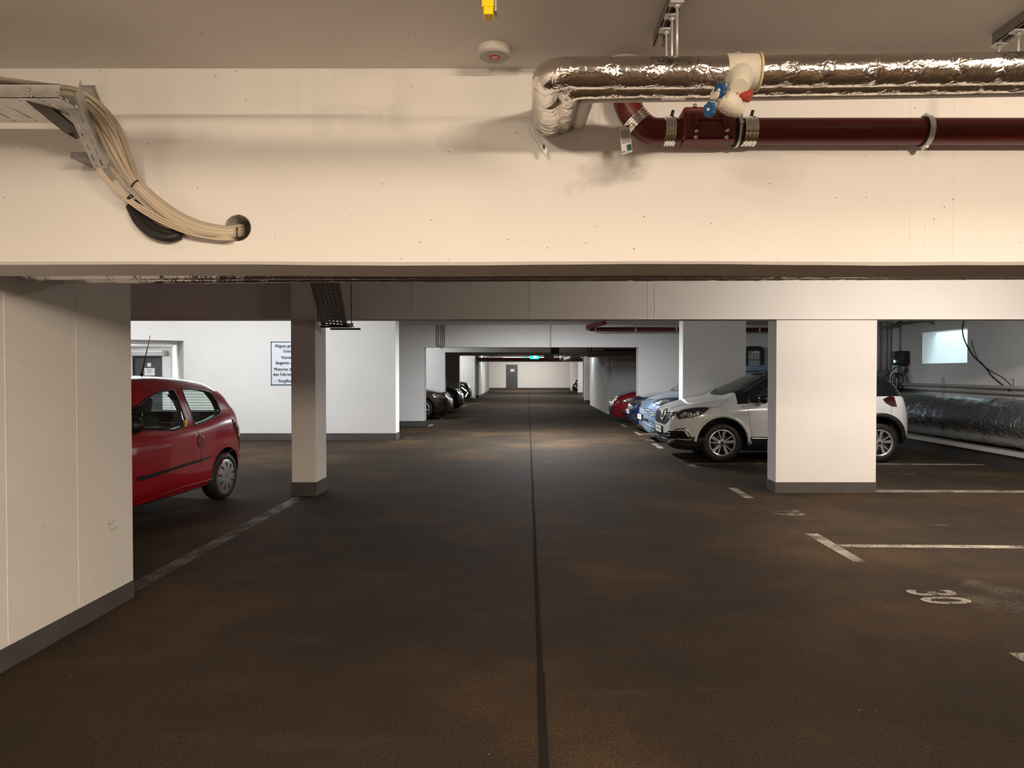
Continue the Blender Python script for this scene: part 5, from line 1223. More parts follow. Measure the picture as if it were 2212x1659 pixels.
    def local(s, pix):
        f = s.proj('P'); return [(lambda h: (h.x, h.y, h.z))(f(x, y)[0]) for x, y in pix]
    def patch(s, name, poly, mode, m, off=0.004, th=0.008, step=None, mirror=False, label=None, parent=None):
        pr = s.proj(mode); us = [p[0] for p in poly]; vs = [p[1] for p in poly]
        step = min(step or 9, 1.6 if mode == 'P' else 0.05) if mode == 'P' else (step or 0.05)
        for mir in ((False, True) if mirror else (False,)):
            bm = bmesh.new(); f = bm.faces.new([bm.verts.new((u, v, 0)) for u, v in poly])
            bmesh.ops.triangulate(bm, faces=bm.faces[:])
            for ax, lo, hi in ((0, min(us), max(us)), (1, min(vs), max(vs))):
                k = lo + step
                while k < hi:
                    co = (k, 0, 0) if ax == 0 else (0, k, 0); no = (1, 0, 0) if ax == 0 else (0, 1, 0)
                    bmesh.ops.bisect_plane(bm, geom=bm.verts[:] + bm.edges[:] + bm.faces[:], plane_co=co, plane_no=no, dist=1e-6); k += step
            bmesh.ops.triangulate(bm, faces=[f for f in bm.faces if len(f.verts) > 4])
            nrm = {}
            for v in bm.verts:
                p, n = pr(v.co.x, v.co.y); v.co = p; nrm[v] = n
            base = list(bm.verts); faces = list(bm.faces); edges = [e for e in bm.edges if len(e.link_faces) == 1]
            tops = {v: bm.verts.new(v.co + nrm[v] * off) for v in base}
            for v in base: v.co = v.co + nrm[v] * (off - th)
            for f in faces: bm.faces.new([tops[v] for v in f.verts]).smooth = True
            for e in edges:
                a, b = e.verts
                try: bm.faces.new((a, b, tops[b], tops[a]))
                except ValueError: pass
            if mir:
                for v in bm.verts: v.co.y = -v.co.y
            bmesh.ops.recalc_face_normals(bm, faces=bm.faces[:])
            me = bpy.data.meshes.new(name); bm.to_mesh(me); bm.free(); me.materials.append(m)
            o = bpy.data.objects.new(name, me); COL.objects.link(o); o.parent = parent or s.root
            if label: o['label'] = label
        return o
    def line(s, name, pts, wd, mode, m, off=0.0025, th=0.006, closed=False, mirror=False, label=None, step=None, parent=None):
        P = [Vector((u, v, 0)) for u, v in pts]; step = step or (2.5 if mode == 'P' else 0.04)
        if closed: P = P + [P[0]]
        P = resample(P, step); n = len(P); quad = []
        for i in range(n):
            a = P[i - 1] if i else (P[-2] if closed else P[0]); b = P[i + 1] if i < n - 1 else (P[1] if closed else P[-1])
            t = (b - a).normalized(); nn = Vector((-t.y, t.x, 0)) * (wd / 2); quad.append((P[i] + nn, P[i] - nn))
        pr = s.proj(mode)
        for mir in ((False, True) if mirror else (False,)):
            bm = bmesh.new(); rows = []
            for a, b in quad:
                r = []
                for q in (a, b):
                    p, nr = pr(q.x, q.y); r += [bm.verts.new(p + nr * off), bm.verts.new(p + nr * (off - th))]
                rows.append(r)
            for A, B in zip(rows, rows[1:]):
                for q in ((A[0], A[2], B[2], B[0]), (A[1], B[1], B[3], A[3]), (A[0], B[0], B[1], A[1]), (A[2], A[3], B[3], B[2])):
                    try: bm.faces.new(q).smooth = True
                    except ValueError: pass
            if mir:
                for v in bm.verts: v.co.y = -v.co.y
            bmesh.ops.recalc_face_normals(bm, faces=bm.faces[:])
            me = bpy.data.meshes.new(name); bm.to_mesh(me); bm.free(); me.materials.append(m)
            o = bpy.data.objects.new(name, me); COL.objects.link(o); o.parent = parent or s.root
            if label: o['label'] = label
        return o
    def windows(s, glass):
        S = s.S
        for poly in S['side_windows']:
            for md in 'LR':
                g = s.patch('side_window', poly, md, glass, -0.004, 0.006, 0.07)
                s.line('window_seal', poly, 0.020, md, BLACK, 0.002, 0.010, True, parent=g)
        g = s.patch('windscreen', S['windscreen'], 'T', glass, -0.003, 0.006, 0.08)
        s.line('screen_seal', S['windscreen'], 0.03, 'T', BLACK, 0.003, 0.01, True, parent=g)
        g = s.patch('rear_window', S['rear_window'], 'B', glass, -0.003, 0.006, 0.08)
        s.line('window_seal', S['rear_window'], 0.02, 'B', BLACK, 0.003, 0.01, True, parent=g)
        return g
    def wheel(s, x, sg, style):
        S = s.S; R = S['R']; rr = S['rim']; wd = S['tw']; yo = sg * (S['hw'] - S.get('inset', 0.035))
        M = Matrix.Translation((x, yo, R)) @ Matrix.Rotation(PI / 2 if sg < 0 else -PI / 2, 4, 'X')       # local +z = outward
        mb = MB(); k = R - rr
        mb.lathe([(rr, -wd), (rr + 0.25 * k, -wd - 0.004), (R - 0.25 * k, -wd + 0.004), (R - 0.012, -wd + 0.02), (R, -wd + 0.045), (R, -0.045), (R - 0.012, -0.02), (R - 0.25 * k, -0.004), (rr + 0.25 * k, 0.004), (rr, -0.006), (rr - 0.004, -0.02), (rr - 0.004, -wd + 0.01)], RUBBER, 56, M, True)
        t = mb.build('wheel', RUBBER, s.root)
        if style == 'cover':
            mb = MB(); mb.lathe([(rr + 0.006, -0.016), (rr + 0.006, -0.002), (rr - 0.012, 0.004), (rr * 0.72, 0.012), (rr * 0.35, 0.015), (rr * 0.2, 0.013), (0, 0.013), (0, 0.0), (rr * 0.5, -0.004)], ALLOY, 56, M); c = mb.build('wheel_cover', ALLOY, t, sharp=0.6); c['label'] = 'silver wheel cover with nine slots'
            for q in range(9):
                mb = MB()
                a = 2 * PI * q / 9 + 0.2; R2 = M @ Matrix.Rotation(a, 4, 'Z'); pts = []
                for j in range(16):
                    th = 2 * PI * j / 16; pts.append(R2 @ Vector((rr * 0.70 + rr * 0.17 * math.cos(th), rr * (0.065 + 0.02 * math.cos(th)) * math.sin(th), 0.0085 if True else 0)))
                mb.prism(pts, (M.to_3x3() @ Vector((0, 0, 0.0065))), RUBBER)
                mb.build('cover_slot', RUBBER, t)
            mb = MB(); mb.prism([M @ Vector(p) for p in ((0.0, 0.026, 0.012), (0.017, 0, 0.012), (0, -0.026, 0.012), (-0.017, 0, 0.012))], M.to_3x3() @ Vector((0, 0, 0.004)), DSTEEL); mb.build('hub_emblem', DSTEEL, t)
            return
        mb = MB(); mb.lathe([(rr - 0.006, -0.02), (rr - 0.02, -0.10), (rr * 0.5, -0.12), (0, -0.12)], ALLOYD, 48, M); mb.build('rim_barrel', ALLOYD, t)
        mb = MB(); mb.lathe([(rr + 0.006, -0.012), (rr + 0.007, 0.003), (rr - 0.004, 0.006), (rr - 0.018, -0.004), (rr - 0.022, -0.03), (rr - 0.006, -0.03)], ALLOY, 56, M, True)
        def spoke(a0, a1, w0, w1, z0, z1):
            p0 = Vector((0.045 * math.cos(a0), 0.045 * math.sin(a0), z0)); p1 = Vector(((rr - 0.012) * math.cos(a1), (rr - 0.012) * math.sin(a1), z1))
            u = (p1 - p0).normalized(); n_ = Vector((0, 0, 1)).cross(u).normalized(); dn = Vector((0, 0, -0.022))
            c = [p0 - n_ * w0 + dn, p0 + n_ * w0 + dn, p1 + n_ * w1 + dn, p1 - n_ * w1 + dn, p0 - n_ * w0, p0 + n_ * w0, p1 + n_ * w1, p1 - n_ * w1]
            mb.hexa([M @ q for q in c], ALLOY)
        if style == 'double':
            for q in range(5):
                a = 2 * PI * q / 5 + 0.36
                spoke(a - 0.12, a - 0.25, 0.013, 0.027, -0.012, -0.004); spoke(a + 0.16, a + 0.24, 0.009, 0.010, -0.014, -0.008)
        else:
            for q in range(5):
                a = 2 * PI * q / 5 + 0.5; spoke(a, a, 0.024, 0.030, -0.012, -0.004)
        mb.lathe([(0, -0.03), (0.062, -0.03), (0.058, -0.010), (0.03, -0.006), (0, -0.006)], ALLOY, 30, M)
        r_ = mb.build('rim', ALLOY, t, sharp=0.5); r_['label'] = 'silver alloy rim'
        mb = MB(); mb.lathe([(0, -0.008), (0.027, -0.008), (0.026, -0.002), (0, -0.001)], BLACK, 24, M); mb.build('hub_cap', BLACK, t)
        mb = MB()
        for q in range(5):
            a = 2 * PI * q / 5 + 0.36 + PI / 5; mb.lathe([(0, -0.02), (0.008, -0.02), (0.008, -0.006), (0, -0.005)], DSTEEL, 8, M @ Matrix.Translation((0.045 * math.cos(a), 0.045 * math.sin(a), 0)))
        mb.build('wheel_nuts', DSTEEL, t)
        mb = MB(); mb.lathe([(0, -0.075), (0.13, -0.075), (0.13, -0.06), (0.07, -0.06), (0.07, -0.045), (0, -0.045)], DSTEEL, 30, M); mb.build('brake_disc', DSTEEL, t)
    def plate(s, z, x=None, front=True, parent=None):
        x = x if x is not None else s.cast(Vector((-3, 0, z)), Vector((1, 0, 0)))[0].x
        sg = -1 if front else 1
        mb = MB(); mb.box((x + sg * 0.030 if front else x, -0.265, z - 0.06), (x + (0.02 if front else 0.03), 0.265, z + 0.06), BLACK, 0.004); h = mb.build('plate_holder', BLACK, s.root)
        xf = x - 0.032 if front else x + 0.031
        mb = MB(); mb.box((xf - 0.0015, -0.255, z - 0.050), (xf + 0.004, 0.255, z + 0.052), PAPER); p = mb.build('number_plate', PAPER, s.root)
        mb = MB(); mb.box((xf - 0.003, 0.215 if front else -0.255, z - 0.050), (xf, 0.255 if front else -0.215, z + 0.052), mat('plate_blue', (0.01, 0.05, 0.30, 1), 0.4)); mb.build('plate_band', BLACK, p)
        SM = mat('blurred_plate_print', (0.16, 0.16, 0.17, 1), 0.7)
        for y0, w0 in ((-0.19, 0.034), (-0.145, 0.030), (-0.075, 0.036), (-0.03, 0.030), (0.04, 0.034), (0.085, 0.03), (0.13, 0.034)):
            mb = MB(); mb.box((xf - 0.0028, y0, z - 0.030), (xf, y0 + w0, z + 0.032), SM, 0.001); mb.build('blurred_character', SM, p)
    def mirrors(s, x, y, z, m, size=(0.075, 0.105, 0.08)):
        for sg in (-1, 1):
            mb = MB(); n = 14; bmesh.ops.create_uvsphere(mb.bm, u_segments=24, v_segments=14, radius=1.0)
            for v in mb.bm.verts:
                c = v.co; sq = 1.0
                c.x = c.x * size[0] if c.x < 0 else c.x * size[0] * 0.35
                v.co = Vector((x + c.x, sg * (y + c.y * size[1]), z + c.z * size[2]))
            mb.mats = [m]
            for f in mb.bm.faces: f.smooth = True
            mi = mb.build('door_mirror', m, s.root)
            mb = MB(); mb.tube([(x, sg * (y - 0.16), z - 0.05), (x, sg * (y - 0.03), z - 0.045)], 0.024, BLACK, 10); mb.build('mirror_arm', BLACK, mi)
    def interior(s, seats, wheel_, dash, bench):
        for (x, y) in seats:
            mb = MB(); mb.box((x - 0.26, y - 0.24, 0.34), (x + 0.24, y + 0.24, 0.52), FABRIC, 0.05, seg=3)
            mb.box((-0.06, -0.24, 0.0), (0.07, 0.24, 0.56), FABRIC, 0.05, M=Matrix.Translation((x + 0.22, y, 0.50)) @ Matrix.Rotation(0.28, 4, 'Y'), seg=3)
            st = mb.build('seat', FABRIC, s.root)
            mb = MB(); mb.box((-0.05, -0.13, 0.0), (0.05, 0.13, 0.17), FABRIC, 0.04, M=Matrix.Translation((x + 0.40, y, 1.07)) @ Matrix.Rotation(0.2, 4, 'Y'), seg=3); mb.tube([(x + 0.38, y - 0.05, 1.0), (x + 0.40, y - 0.05, 1.1)], 0.006, STEEL, 6); mb.build('headrest', FABRIC, st)
        x0, x1, z0, z1 = dash
        mb = MB(); mb.box((x0, -0.66, z0), (x1, 0.66, z1), BLACK, 0.06, seg=3); mb.build('dashboard', BLACK, s.root)
        wx, wy, wz = wheel_
        mb = MB(); M = Matrix.Translation((wx, wy, wz)) @ Matrix.Rotation(-1.12, 4, 'Y'); pts = [M @ Vector((0.18 * math.cos(2 * PI * k / 32), 0.18 * math.sin(2 * PI * k / 32), 0)) for k in range(33)]
        mb.tube(pts, 0.014, RUBBER, 8, cap=False); mb.lathe([(0, -0.02), (0.065, -0.02), (0.06, 0.015), (0, 0.02)], RUBBER, 18, M); mb.box((-0.17, -0.018, -0.008), (0.17, 0.018, 0.006), RUBBER, M=M @ Matrix.Rotation(PI / 2, 4, 'Z')); mb.build('steering_wheel', RUBBER, s.root)
        bx, bz = bench
        mb = MB(); mb.box((bx - 0.35, -0.58, 0.34), (bx + 0.12, 0.58, 0.52), FABRIC, 0.05, seg=3); mb.box((-0.06, -0.58, 0), (0.07, 0.58, bz), FABRIC, 0.05, M=Matrix.Translation((bx + 0.10, 0, 0.48)) @ Matrix.Rotation(0.22, 4, 'Y'), seg=3); mb.build('rear_bench', FABRIC, s.root)

def paint(name, col, rough=0.25, metal=0.0): return mat(name, col, rough, metal, coat=1.0)

# ---- small red hatchback, parked nose towards the viewer on the left
th = math.radians(84.0)
org = Vector((-3.56, 8.16, 0)) - Matrix.Rotation(th, 3, 'Z') @ Vector((3.04, -0.80, 0))
RED = Car(dict(name='hatchback_car', label='small bright red hatchback parked on the left behind the left wall', loc=(org.x, org.y), rz=84.0, L=3.60, hw=0.825, R=0.282, rim=0.186, tw=0.165, axles=(0.68, 3.04),
    clad=0.33, roofw=0.555, beltw=0.905, paint=paint('red_car_paint', (0.40, 0.003, 0.014, 1)), archgap=0.045, inset=0.02,
    top=[(0, .50), (.02, .64), (.06, .73), (.2, .82), (.45, .90), (.7, .965), (.86, 1.01), (1.1, 1.19), (1.35, 1.345), (1.6, 1.425), (1.9, 1.46), (2.2, 1.468), (2.6, 1.455), (2.95, 1.42), (3.18, 1.35), (3.32, 1.22), (3.42, 1.04), (3.50, .88), (3.55, .74), (3.58, .62), (3.6, .52)],
    bot=[(0, .34), (.05, .24), (.15, .20), (.6, .19), (3.1, .20), (3.35, .27), (3.52, .33), (3.6, .42)],
    wid=[(0, .46), (.03, .58), (.08, .66), (.2, .74), (.42, .80), (.7, .822), (1.2, .825), (2.9, .825), (3.2, .82), (3.36, .79), (3.47, .73), (3.55, .62), (3.6, .44)],
    belt=[(0, .8), (.8, .90), (1.2, .93), (2.2, .95), (2.6, .975), (3.1, 1.03), (3.6, 1.03)],
    cabin=(0.98, 3.34, 0.34), ws_z=1.0, rw_x=3.05,
    windscreen=[(.98, 0), (1.0, -.35), (1.07, -.60), (1.16, -.665), (1.50, -.52), (1.53, -.3), (1.54, 0), (1.53, .3), (1.50, .52), (1.16, .665), (1.07, .60), (1.0, .35)],
    rear_window=[(-.50, 1.02), (.50, 1.02), (.53, 1.10), (.44, 1.32), (.36, 1.355), (-.36, 1.355), (-.44, 1.32), (-.53, 1.10)],
    side_windows=[]))
def c3(x, y): return (270 + x / 5.35, 800 + y / 5.35)
# window outlines: read off the photo where the column does not hide them, laid on the car's flank
mb_ = RED.loft(RED.stations(), None, None, None, [BLACK]); RED.bvh = BVHTree.FromBMesh(mb_.bm); mb_.bm.free()
def flank(pix): return [(p[0], p[2]) for p in RED.local([c3(*q) for q in pix])]
dw = flank([(180, 395), (235, 335), (330, 275), (430, 240), (545, 222), (575, 245), (640, 400), (690, 540), (722, 640), (560, 690)])
dw = [(1.06, 0.975), (1.14, 1.05)] + [p for p in dw] + [(1.30, 0.965)]
qw = flank([(650, 213), (760, 212), (915, 232), (985, 255), (1060, 360), (1105, 470), (1085, 512), (970, 578), (815, 632), (765, 500), (700, 340)])
RED.S['side_windows'] = [dw, qw]
RED.build_body(); rgl = RED.windows(GLASS)
for x in RED.S['axles']:
    for sg in (-1, 1): RED.wheel(x, sg, 'cover')
RED.interior([(1.75, -0.34), (1.75, 0.34)], (1.36, -0.34, 0.93), (1.02, 1.28, 0.62, 0.93), (2.78, 0.44))
RED.patch('moulding', [c3(*q) for q in [(140, 1242), (170, 1228), (300, 1200), (880, 1022), (1008, 980), (1013, 990), (900, 1040), (310, 1232), (165, 1280), (142, 1268)]], 'P', BLACK, 0.010, 0.014, 3.0, label='black rubbing strip on the door')
RED.line('door_gap', [c3(*q) for q in [(592, 182), (640, 290), (730, 510), (812, 650), (842, 700), (868, 790), (882, 880), (886, 1000), (886, 1110)]], 0.7, 'P', RUBBER, 0.0012)
RED.line('roof_gap', [c3(*q) for q in [(100, 372), (180, 280), (300, 215), (420, 186), (592, 180)]], 0.6, 'P', RUBBER, 0.0012)
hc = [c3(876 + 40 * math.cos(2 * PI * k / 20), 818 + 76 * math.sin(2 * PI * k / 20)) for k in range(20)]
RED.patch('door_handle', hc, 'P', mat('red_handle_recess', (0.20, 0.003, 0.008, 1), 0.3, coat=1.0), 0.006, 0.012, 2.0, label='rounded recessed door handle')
RED.patch('door_lock', [c3(815 + 13 * math.cos(k * PI / 6), 752 + 13 * math.sin(k * PI / 6)) for k in range(12)], 'P', CHROME, 0.005, 0.01, label='small chrome lock barrel')
RED.patch('tail_light', [c3(*q) for q in [(1232, 560), (1275, 585), (1318, 660), (1345, 760), (1362, 850), (1348, 862), (1310, 790), (1285, 690), (1255, 620)]], 'P', TAIL, 0.008, 0.014, 2.5, mirror=True, label='dark red tail light')
RED.patch('bumper_strip', [c3(*q) for q in [(1370, 852), (1383, 850), (1392, 905), (1378, 908)]], 'P', BLACK, 0.010, 0.014, 2.0, mirror=True)
RED.line('arch_lip', [c3(*q) for q in [(1062, 1270), (1090, 1130), (1150, 990), (1230, 915), (1300, 905), (1352, 960), (1382, 1060)]], 0.9, 'P', RED.S['paint'], 0.006, 0.012)
RED.line('sill_crease', [c3(*q) for q in [(105, 1560), (400, 1440), (700, 1340), (1010, 1255)]], 0.8, 'P', RED.S['paint'], 0.005, 0.01)
stk = RED.patch('parking_sticker', [c3(*q) for q in [(676, 576), (717, 573), (712, 650), (682, 653)]], 'P', YELLOW, 0.004, 0.006, 2.0, label='yellow sticker in the door window')
RED.patch('sticker_print', [c3(*q) for q in [(684, 585), (694, 585), (692, 640), (685, 640)]], 'P', INK, 0.005, 0.003, 2.0, parent=stk)
# dark rear quarter pillar trim seen through the glass, mirrors, aerial, front end
RED.mirrors(1.27, 0.90, 1.01, BLACK, (0.085, 0.115, 0.085))
mb = MB(); ab_ = Vector((2.55, -0.10, RED.top(2.55))); mb.lathe([(0, 0.03), (0.012, 0.03), (0.022, 0.006), (0.028, -0.004), (0, -0.004)], BLACK, 14, Matrix.Translation(ab_)); mb.tube([ab_ + Vector((0, 0, 0.02)), ab_ + Vector((0.10, 0, 0.30))], 0.0055, BLACK, 8); mb.tube([ab_ + Vector((0.10, 0, 0.30)), ab_ + Vector((0.155, 0, 0.46))], 0.0035, BLACK, 8); aer = mb.build('aerial', BLACK, RED.root); aer['label'] = 'thin black roof aerial'
for sg in (1, -1):
    RED.patch('headlight', [(sg * .38, .66), (sg * .62, .70), (sg * .69, .80), (sg * .60, .83), (sg * .40, .76)], 'F', mat('headlight_unit', (0.45, 0.46, 0.47, 1), 0.15, 0.3, coat=1.0), 0.005, 0.012)
RED.patch('grille', [(-.34, .44), (.34, .44), (.30, .52), (-.30, .52)], 'F', BLACK, 0.004, 0.01); RED.plate(0.40)
RED.plate(0.62, RED.L - 0.045, False)
zl = [1.06 + 0.035 * k for k in range(8)]
for z in zl: RED.line('defroster_wire', [(-.46 + .18 * (z - 1.06), z), (.46 - .18 * (z - 1.06), z)], 0.004, 'B', DSTEEL, -0.008, 0.001, parent=rgl)
RED.line('rear_wiper', [(0.0, 1.03), (0.10, 1.22)], 0.016, 'B', BLACK, 0.018, 0.02, label='rear wiper')

# ---- white crossover
def c2(x, y): return (1410 + x / 7.215, 780 + y / 7.213)
def r7(x, y): return (1640 + x / 3.318, 580 + y / 3.318)
WH = Car(dict(name='crossover_car', label='white crossover with a black roof, nearest car on the right, nose towards the lane', loc=(2.35, 12.33), rz=0, L=4.12, hw=0.885, R=0.329, rim=0.214, tw=0.205, axles=(0.87, 3.476),
    clad=0.43, clad_black=True, roofw=0.60, beltw=0.945, paint=paint('white_car_paint', (0.84, 0.84, 0.82, 1), 0.2), upper=BLACKG, upper_from=1.12, archgap=0.085, inset=0.03,
    top=[(0, .50), (.012, .66), (.03, .76), (.06, .83), (.12, .885), (.25, .94), (.5, 1.005), (.75, 1.05), (.94, 1.085), (1.25, 1.27), (1.54, 1.415), (1.80, 1.51), (2.1, 1.555), (2.5, 1.566), (3.0, 1.55), (3.4, 1.51), (3.62, 1.45), (3.80, 1.33), (3.92, 1.14), (4.0, .98), (4.07, .84), (4.10, .70), (4.12, .56)],
    bot=[(0, .36), (.05, .26), (.15, .21), (.6, .19), (3.5, .20), (3.85, .28), (4.05, .38), (4.12, .46)],
    wid=[(0, .48), (.03, .62), (.08, .70), (.2, .785), (.4, .845), (.7, .878), (1.2, .885), (3.3, .885), (3.65, .87), (3.82, .835), (3.95, .76), (4.06, .63), (4.12, .45)],
    belt=[(0, .85), (.8, .965), (1.1, .985), (2.4, 1.02), (3.0, 1.05), (3.5, 1.10), (4.12, 1.1)],
    cabin=(1.02, 3.75, 0.42), ws_z=1.075, rw_x=3.45,
    windscreen=[(1.03, 0), (1.07, -.40), (1.17, -.66), (1.25, -.715), (1.70, -.57), (1.76, -.3), (1.77, 0), (1.76, .3), (1.70, .57), (1.25, .715), (1.17, .66), (1.07, .40)],
    rear_window=[(-.52, 1.08), (.52, 1.08), (.56, 1.15), (.46, 1.40), (-.46, 1.40), (-.56, 1.15)],
    side_windows=[[(1.36, 1.03), (1.62, 1.22), (1.90, 1.375), (2.12, 1.42), (2.32, 1.43), (2.32, 1.05), (1.9, 1.03)], [(2.42, 1.055), (2.42, 1.43), (2.85, 1.425), (3.15, 1.38), (3.36, 1.28), (3.44, 1.17), (3.2, 1.09)]]))
WH.build_body(); WH.windows(GLASSD)
for x in WH.S['axles']:
    for sg in (-1, 1): WH.wheel(x, sg, 'double')
WH.interior([(1.95, -0.38), (1.95, 0.38)], (1.58, -0.38, 1.05), (1.10, 1.42, 0.70, 1.03), (3.0, 0.55))
mb = MB(); mb.box((1.72, -0.12, 1.33), (1.745, 0.12, 1.40), BLACK, 0.01); mb.build('inner_mirror', BLACK, WH.root)
WH.patch('quarter_panel_glass', [c2(*q) for q in [(1310, 662), (1395, 598), (1500, 535), (1500, 662), (1325, 673)]], 'P', BLACKG, 0.006, 0.016, mirror=True, label='black triangular quarter panel ahead of the mirror')
GRB = mat('grille_black', (0.006, 0.006, 0.007, 1), 0.75, spec=0.15); LAMPG = mat('headlight_housing', (0.04, 0.04, 0.045, 1), 0.35, 0.2, coat=0.25); REFL = mat('headlight_reflector', (0.75, 0.76, 0.78, 1), 0.12, 0.9)
hl = WH.patch('headlight', [c2(*q) for q in [(352, 822), (480, 762), (650, 732), (800, 722), (895, 727), (828, 792), (742, 848), (600, 882), (420, 906), (385, 870)]], 'P', LAMPG, 0.010, 0.022, 2.5, mirror=True, label='long dark headlight')
for (cx_, cy_, r_) in ((455, 850, 24), (505, 825, 32), (578, 838, 36), (700, 810, 30), (650, 838, 18)):
    WH.patch('lamp_reflector', [c2(cx_ + r_ * math.cos(2 * PI * k / 14), cy_ + r_ * math.sin(2 * PI * k / 14)) for k in range(14)], 'P', REFL, 0.014, 0.006, 2.0, parent=hl)
WH.line('lamp_trim', [c2(*q) for q in [(352, 822), (400, 900), (600, 878), (742, 845)]], 1.0, 'P', CHROME, 0.014, 0.008, parent=hl)
g = WH.patch('grille', [c2(*q) for q in [(128, 870), (150, 800), (222, 790), (385, 792), (362, 825), (282, 880), (212, 972), (180, 985), (118, 962)]], 'P', GRB, 0.003, 0.01, 2.5, mirror=True, label='black grille with chrome bars')
for L_ in ([(225, 832), (360, 826)], [(212, 862), (330, 852)], [(198, 893), (282, 882)], [(188, 925), (245, 915)]):
    WH.line('grille_bar', [c2(*q) for q in L_], 0.9, 'P', CHROME, 0.010, 0.008, mirror=True, parent=g)
WH.line('emblem', [c2(*q) for q in [(228, 750), (168, 790), (140, 880), (160, 925), (190, 860)]], 2.6, 'P', CHROME, 0.018, 0.016, True, label='polished diamond-shaped badge')
WH.plate(0.505)
lg = WH.patch('lower_grille', [c2(*q) for q in [(92, 1095), (210, 1115), (240, 1088), (480, 1085), (560, 1195), (545, 1212), (380, 1205), (240, 1200), (95, 1165)]], 'P', GRB, 0.004, 0.012, 2.5, mirror=True)
for L_ in ([(220, 1120), (490, 1112)], [(190, 1165), (520, 1158)]): WH.line('grille_slat', [c2(*q) for q in L_], 1.2, 'P', BLACKG, 0.012, 0.01, mirror=True, parent=lg)
WH.line('fog_lamp_trim', [c2(*q) for q in [(338, 1078), (385, 1058), (500, 1050), (548, 1092), (612, 1195), (604, 1228), (520, 1226), (380, 1212)]], 3.2, 'P', CHROME, 0.014, 0.014, mirror=True, label='chrome C-shaped lamp surround')
WH.patch('skid_plate', [c2(*q) for q in [(235, 1245), (300, 1208), (372, 1215), (300, 1262), (245, 1282)]], 'P', mat('grey_skid', (0.30, 0.30, 0.30, 1), 0.35, 0.3), 0.008, 0.014, mirror=True)
WH.patch('bumper_lip', [c2(*q) for q in [(80, 1180), (240, 1212), (620, 1235), (800, 1180), (820, 1230), (760, 1330), (560, 1330), (300, 1300), (90, 1225)]], 'P', BLACK, 0.004, 0.012, 3.5, mirror=True, label='black lower bumper')
WH.line('bonnet_gap', [c2(*q) for q in [(240, 780), (385, 788), (480, 758), (650, 728), (900, 724), (1040, 708), (1100, 660), (1162, 602)]], 0.55, 'P', RUBBER, 0.0012, mirror=True)
WH.line('door_gap', [c2(*q) for q in [(1497, 680), (1490, 780), (1508, 920), (1535, 1060), (1552, 1195)]], 0.6, 'P', RUBBER, 0.0012, mirror=True)
WH.line('side_badge', [c2(*q) for q in [(1368, 709), (1444, 709)]], 1.0, 'P', DSTEEL, 0.004, mirror=True)
WH.line('door_gap', [(2.37, 1.03), (2.38, .80), (2.37, .44)], 0.008, 'L', RUBBER, 0.0012, mirror=True)
WH.line('sill_strip', [(1.35, .405), (2.2, .40), (3.0, .41)], 0.022, 'L', CHROME, 0.006, mirror=True, label='chrome strip along the sill')
def arc(cx_, cz_, r, a0, a1, n=24): return [(cx_ + r * math.cos(math.radians(lerp(a0, a1, k / n))), cz_ + r * math.sin(math.radians(lerp(a0, a1, k / n)))) for k in range(n + 1)]
fl_ = WH.line('front_arch_flange', arc(0.87, 0.339, 0.440, -2, 178), 0.045, 'L', WH.S['paint'], 0.009, 0.016, mirror=True, label='bare white wheel-arch flange without its cladding')
for a in (20, 45, 62, 80, 100, 125): WH.patch('screw_hole', [(p[0], p[1]) for p in arc(0.87 + 0.445 * math.cos(math.radians(a)), 0.339 + 0.445 * math.sin(math.radians(a)), 0.006, 0, 330, 8)], 'L', RUBBER, 0.011, 0.004, 0.02, parent=fl_)
WH.line('rear_arch_cladding', arc(3.476, 0.339, 0.452, -8, 188), 0.075, 'L', BLACK, 0.014, 0.022, mirror=True, label='black rear wheel-arch cladding')
WH.patch('arch_flap', [(1.285, .36), (1.36, .36), (1.355, .30), (1.29, .30)], 'L', mat('grey_flap', (0.4, 0.4, 0.4, 1), 0.5), 0.01, 0.02, mirror=True)
WH.patch('tail_light', [r7(*q) for q in [(885, 938), (930, 916), (966, 920), (986, 990), (950, 988), (908, 965)]], 'P', TAIL, 0.008, 0.016, 2.5, mirror=True, label='dark red tail light')
WH.line('boot_gap', [r7(*q) for q in [(950, 985), (948, 1035), (938, 1085)]], 0.5, 'P', RUBBER, 0.0012, mirror=True)
WH.mirrors(1.52, 0.98, 1.06, BLACKG, (0.11, 0.115, 0.085))
mb = MB(); mb.tube(spline([(1.02, 0.35, 1.095), (1.04, 0.1, 1.11), (1.10, -0.25, 1.135)], 8), 0.010, BLACK, 8); mb.tube(spline([(1.0, -0.05, 1.10), (1.04, -0.35, 1.11), (1.12, -0.60, 1.125)], 8), 0.010, BLACK, 8); mb.build('wiper', BLACK, WH.root)
WH.patch('cowl', [(.95, 0), (1.0, -.45), (1.12, -.70), (1.20, -.72), (1.10, -.45), (1.06, 0), (1.10, .45), (1.20, .72), (1.12, .70), (1.0, .45)], 'T', BLACK, 0.004, 0.01)
WH.plate(0.78, WH.L - 0.035, False)

